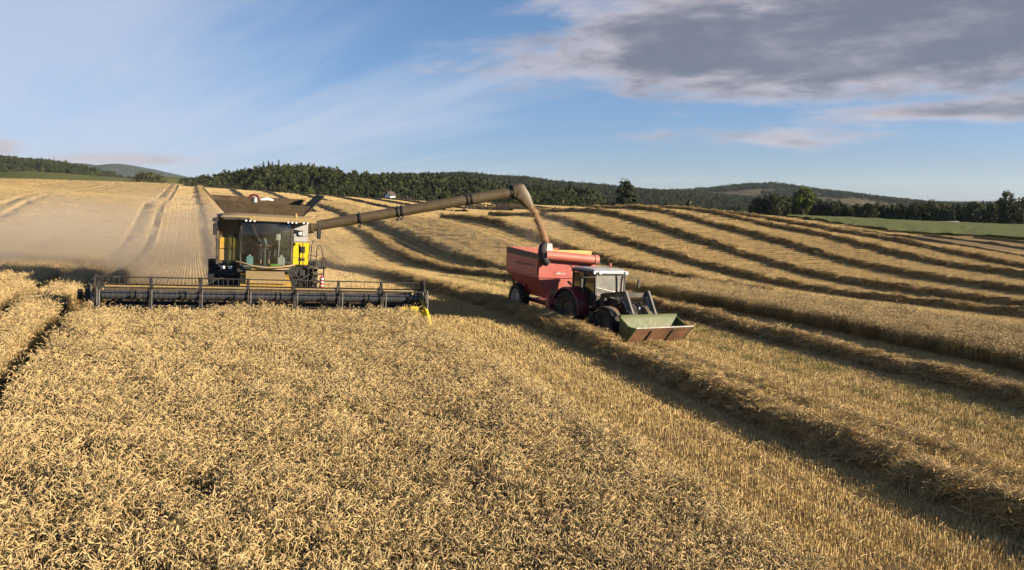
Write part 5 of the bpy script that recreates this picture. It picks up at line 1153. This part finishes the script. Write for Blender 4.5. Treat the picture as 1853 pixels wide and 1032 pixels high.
gso = gs.build('grain_stream', 'grain', None, smooth=0); tag(gso, 'stream of reddish grain pouring from the auger spout into the cart', 'grain', None, 'stuff')
# ------------------------------------------------------------------ dust raised by the combine
def volume_mat(name, build):
    m = bpy.data.materials.new(name); m.use_nodes = True; t = NT(m.node_tree); t.n.clear(); o = t.new('ShaderNodeOutputMaterial'); build(t, o); return m
def dust_build(t, o):
    pos = t.new('ShaderNodeTexCoord').outputs['Object']     # unit ball
    ln = t.new('ShaderNodeVectorMath', operation='LENGTH'); t.put(ln.inputs[0], pos)
    fall = t.mapr(ln.outputs['Value'], .25, 1.0, 1, 0, True)
    nz = t.noise(t.mapping(pos, scale=(3.4, 2.2, 1.5)), 1.3, 5, .6)
    d = t.math('MULTIPLY', t.math('MULTIPLY', fall, t.mapr(nz, .40, .62, 0.05, 1.25)), DUST_D)
    v = t.new('ShaderNodeVolumePrincipled'); v.inputs['Color'].default_value = (.80, .70, .56, 1); v.inputs['Anisotropy'].default_value = .2
    t.put(v.inputs['Density'], d); t.l.new(v.outputs[0], o.inputs['Volume'])
DUST_D = 0.18
def dust(name, label, loc, sc, rz, dens=None):
    global DUST_D
    if dens: DUST_D = dens
    bm = bmesh.new(); bmesh.ops.create_icosphere(bm, subdivisions=3, radius=1); me = bpy.data.meshes.new(name); bm.to_mesh(me); bm.free()
    me.materials.append(volume_mat(name, dust_build)); o = bpy.data.objects.new(name, me); COL.objects.link(o); o.location = loc; o.scale = sc; o.rotation_euler = (0, 0, rz); tag(o, label, 'dust', None, 'stuff'); return o
dust('grain_dust', 'thin grain dust hanging around the auger spout and cart rim', (1.2, 35.2, 3.6), (2.0, 1.6, 1.3), 0, .10)
DUST_D = 0.18
dust('dust_cloud', 'tan dust cloud drifting left behind the combine header', (-21, 42, Z1(-21, 42) + 1.4), (18, 9, 4.2), R(160))
# ------------------------------------------------------------------ air
def haze_build(t, o):
    v = t.new('ShaderNodeVolumePrincipled'); v.inputs['Color'].default_value = (.66, .84, 1.0, 1); v.inputs['Density'].default_value = 0.000022; v.inputs['Anisotropy'].default_value = .1; t.l.new(v.outputs[0], o.inputs['Volume'])
hb = MB().bx(-17500, 17500, -17500, 17500, -40, 420); me = hb.mesh('haze'); me.materials.append(volume_mat('haze', haze_build)); hz_ = bpy.data.objects.new('haze', me); COL.objects.link(hz_); tag(hz_, 'thin blue air haze over the whole valley', 'haze', None, 'stuff')
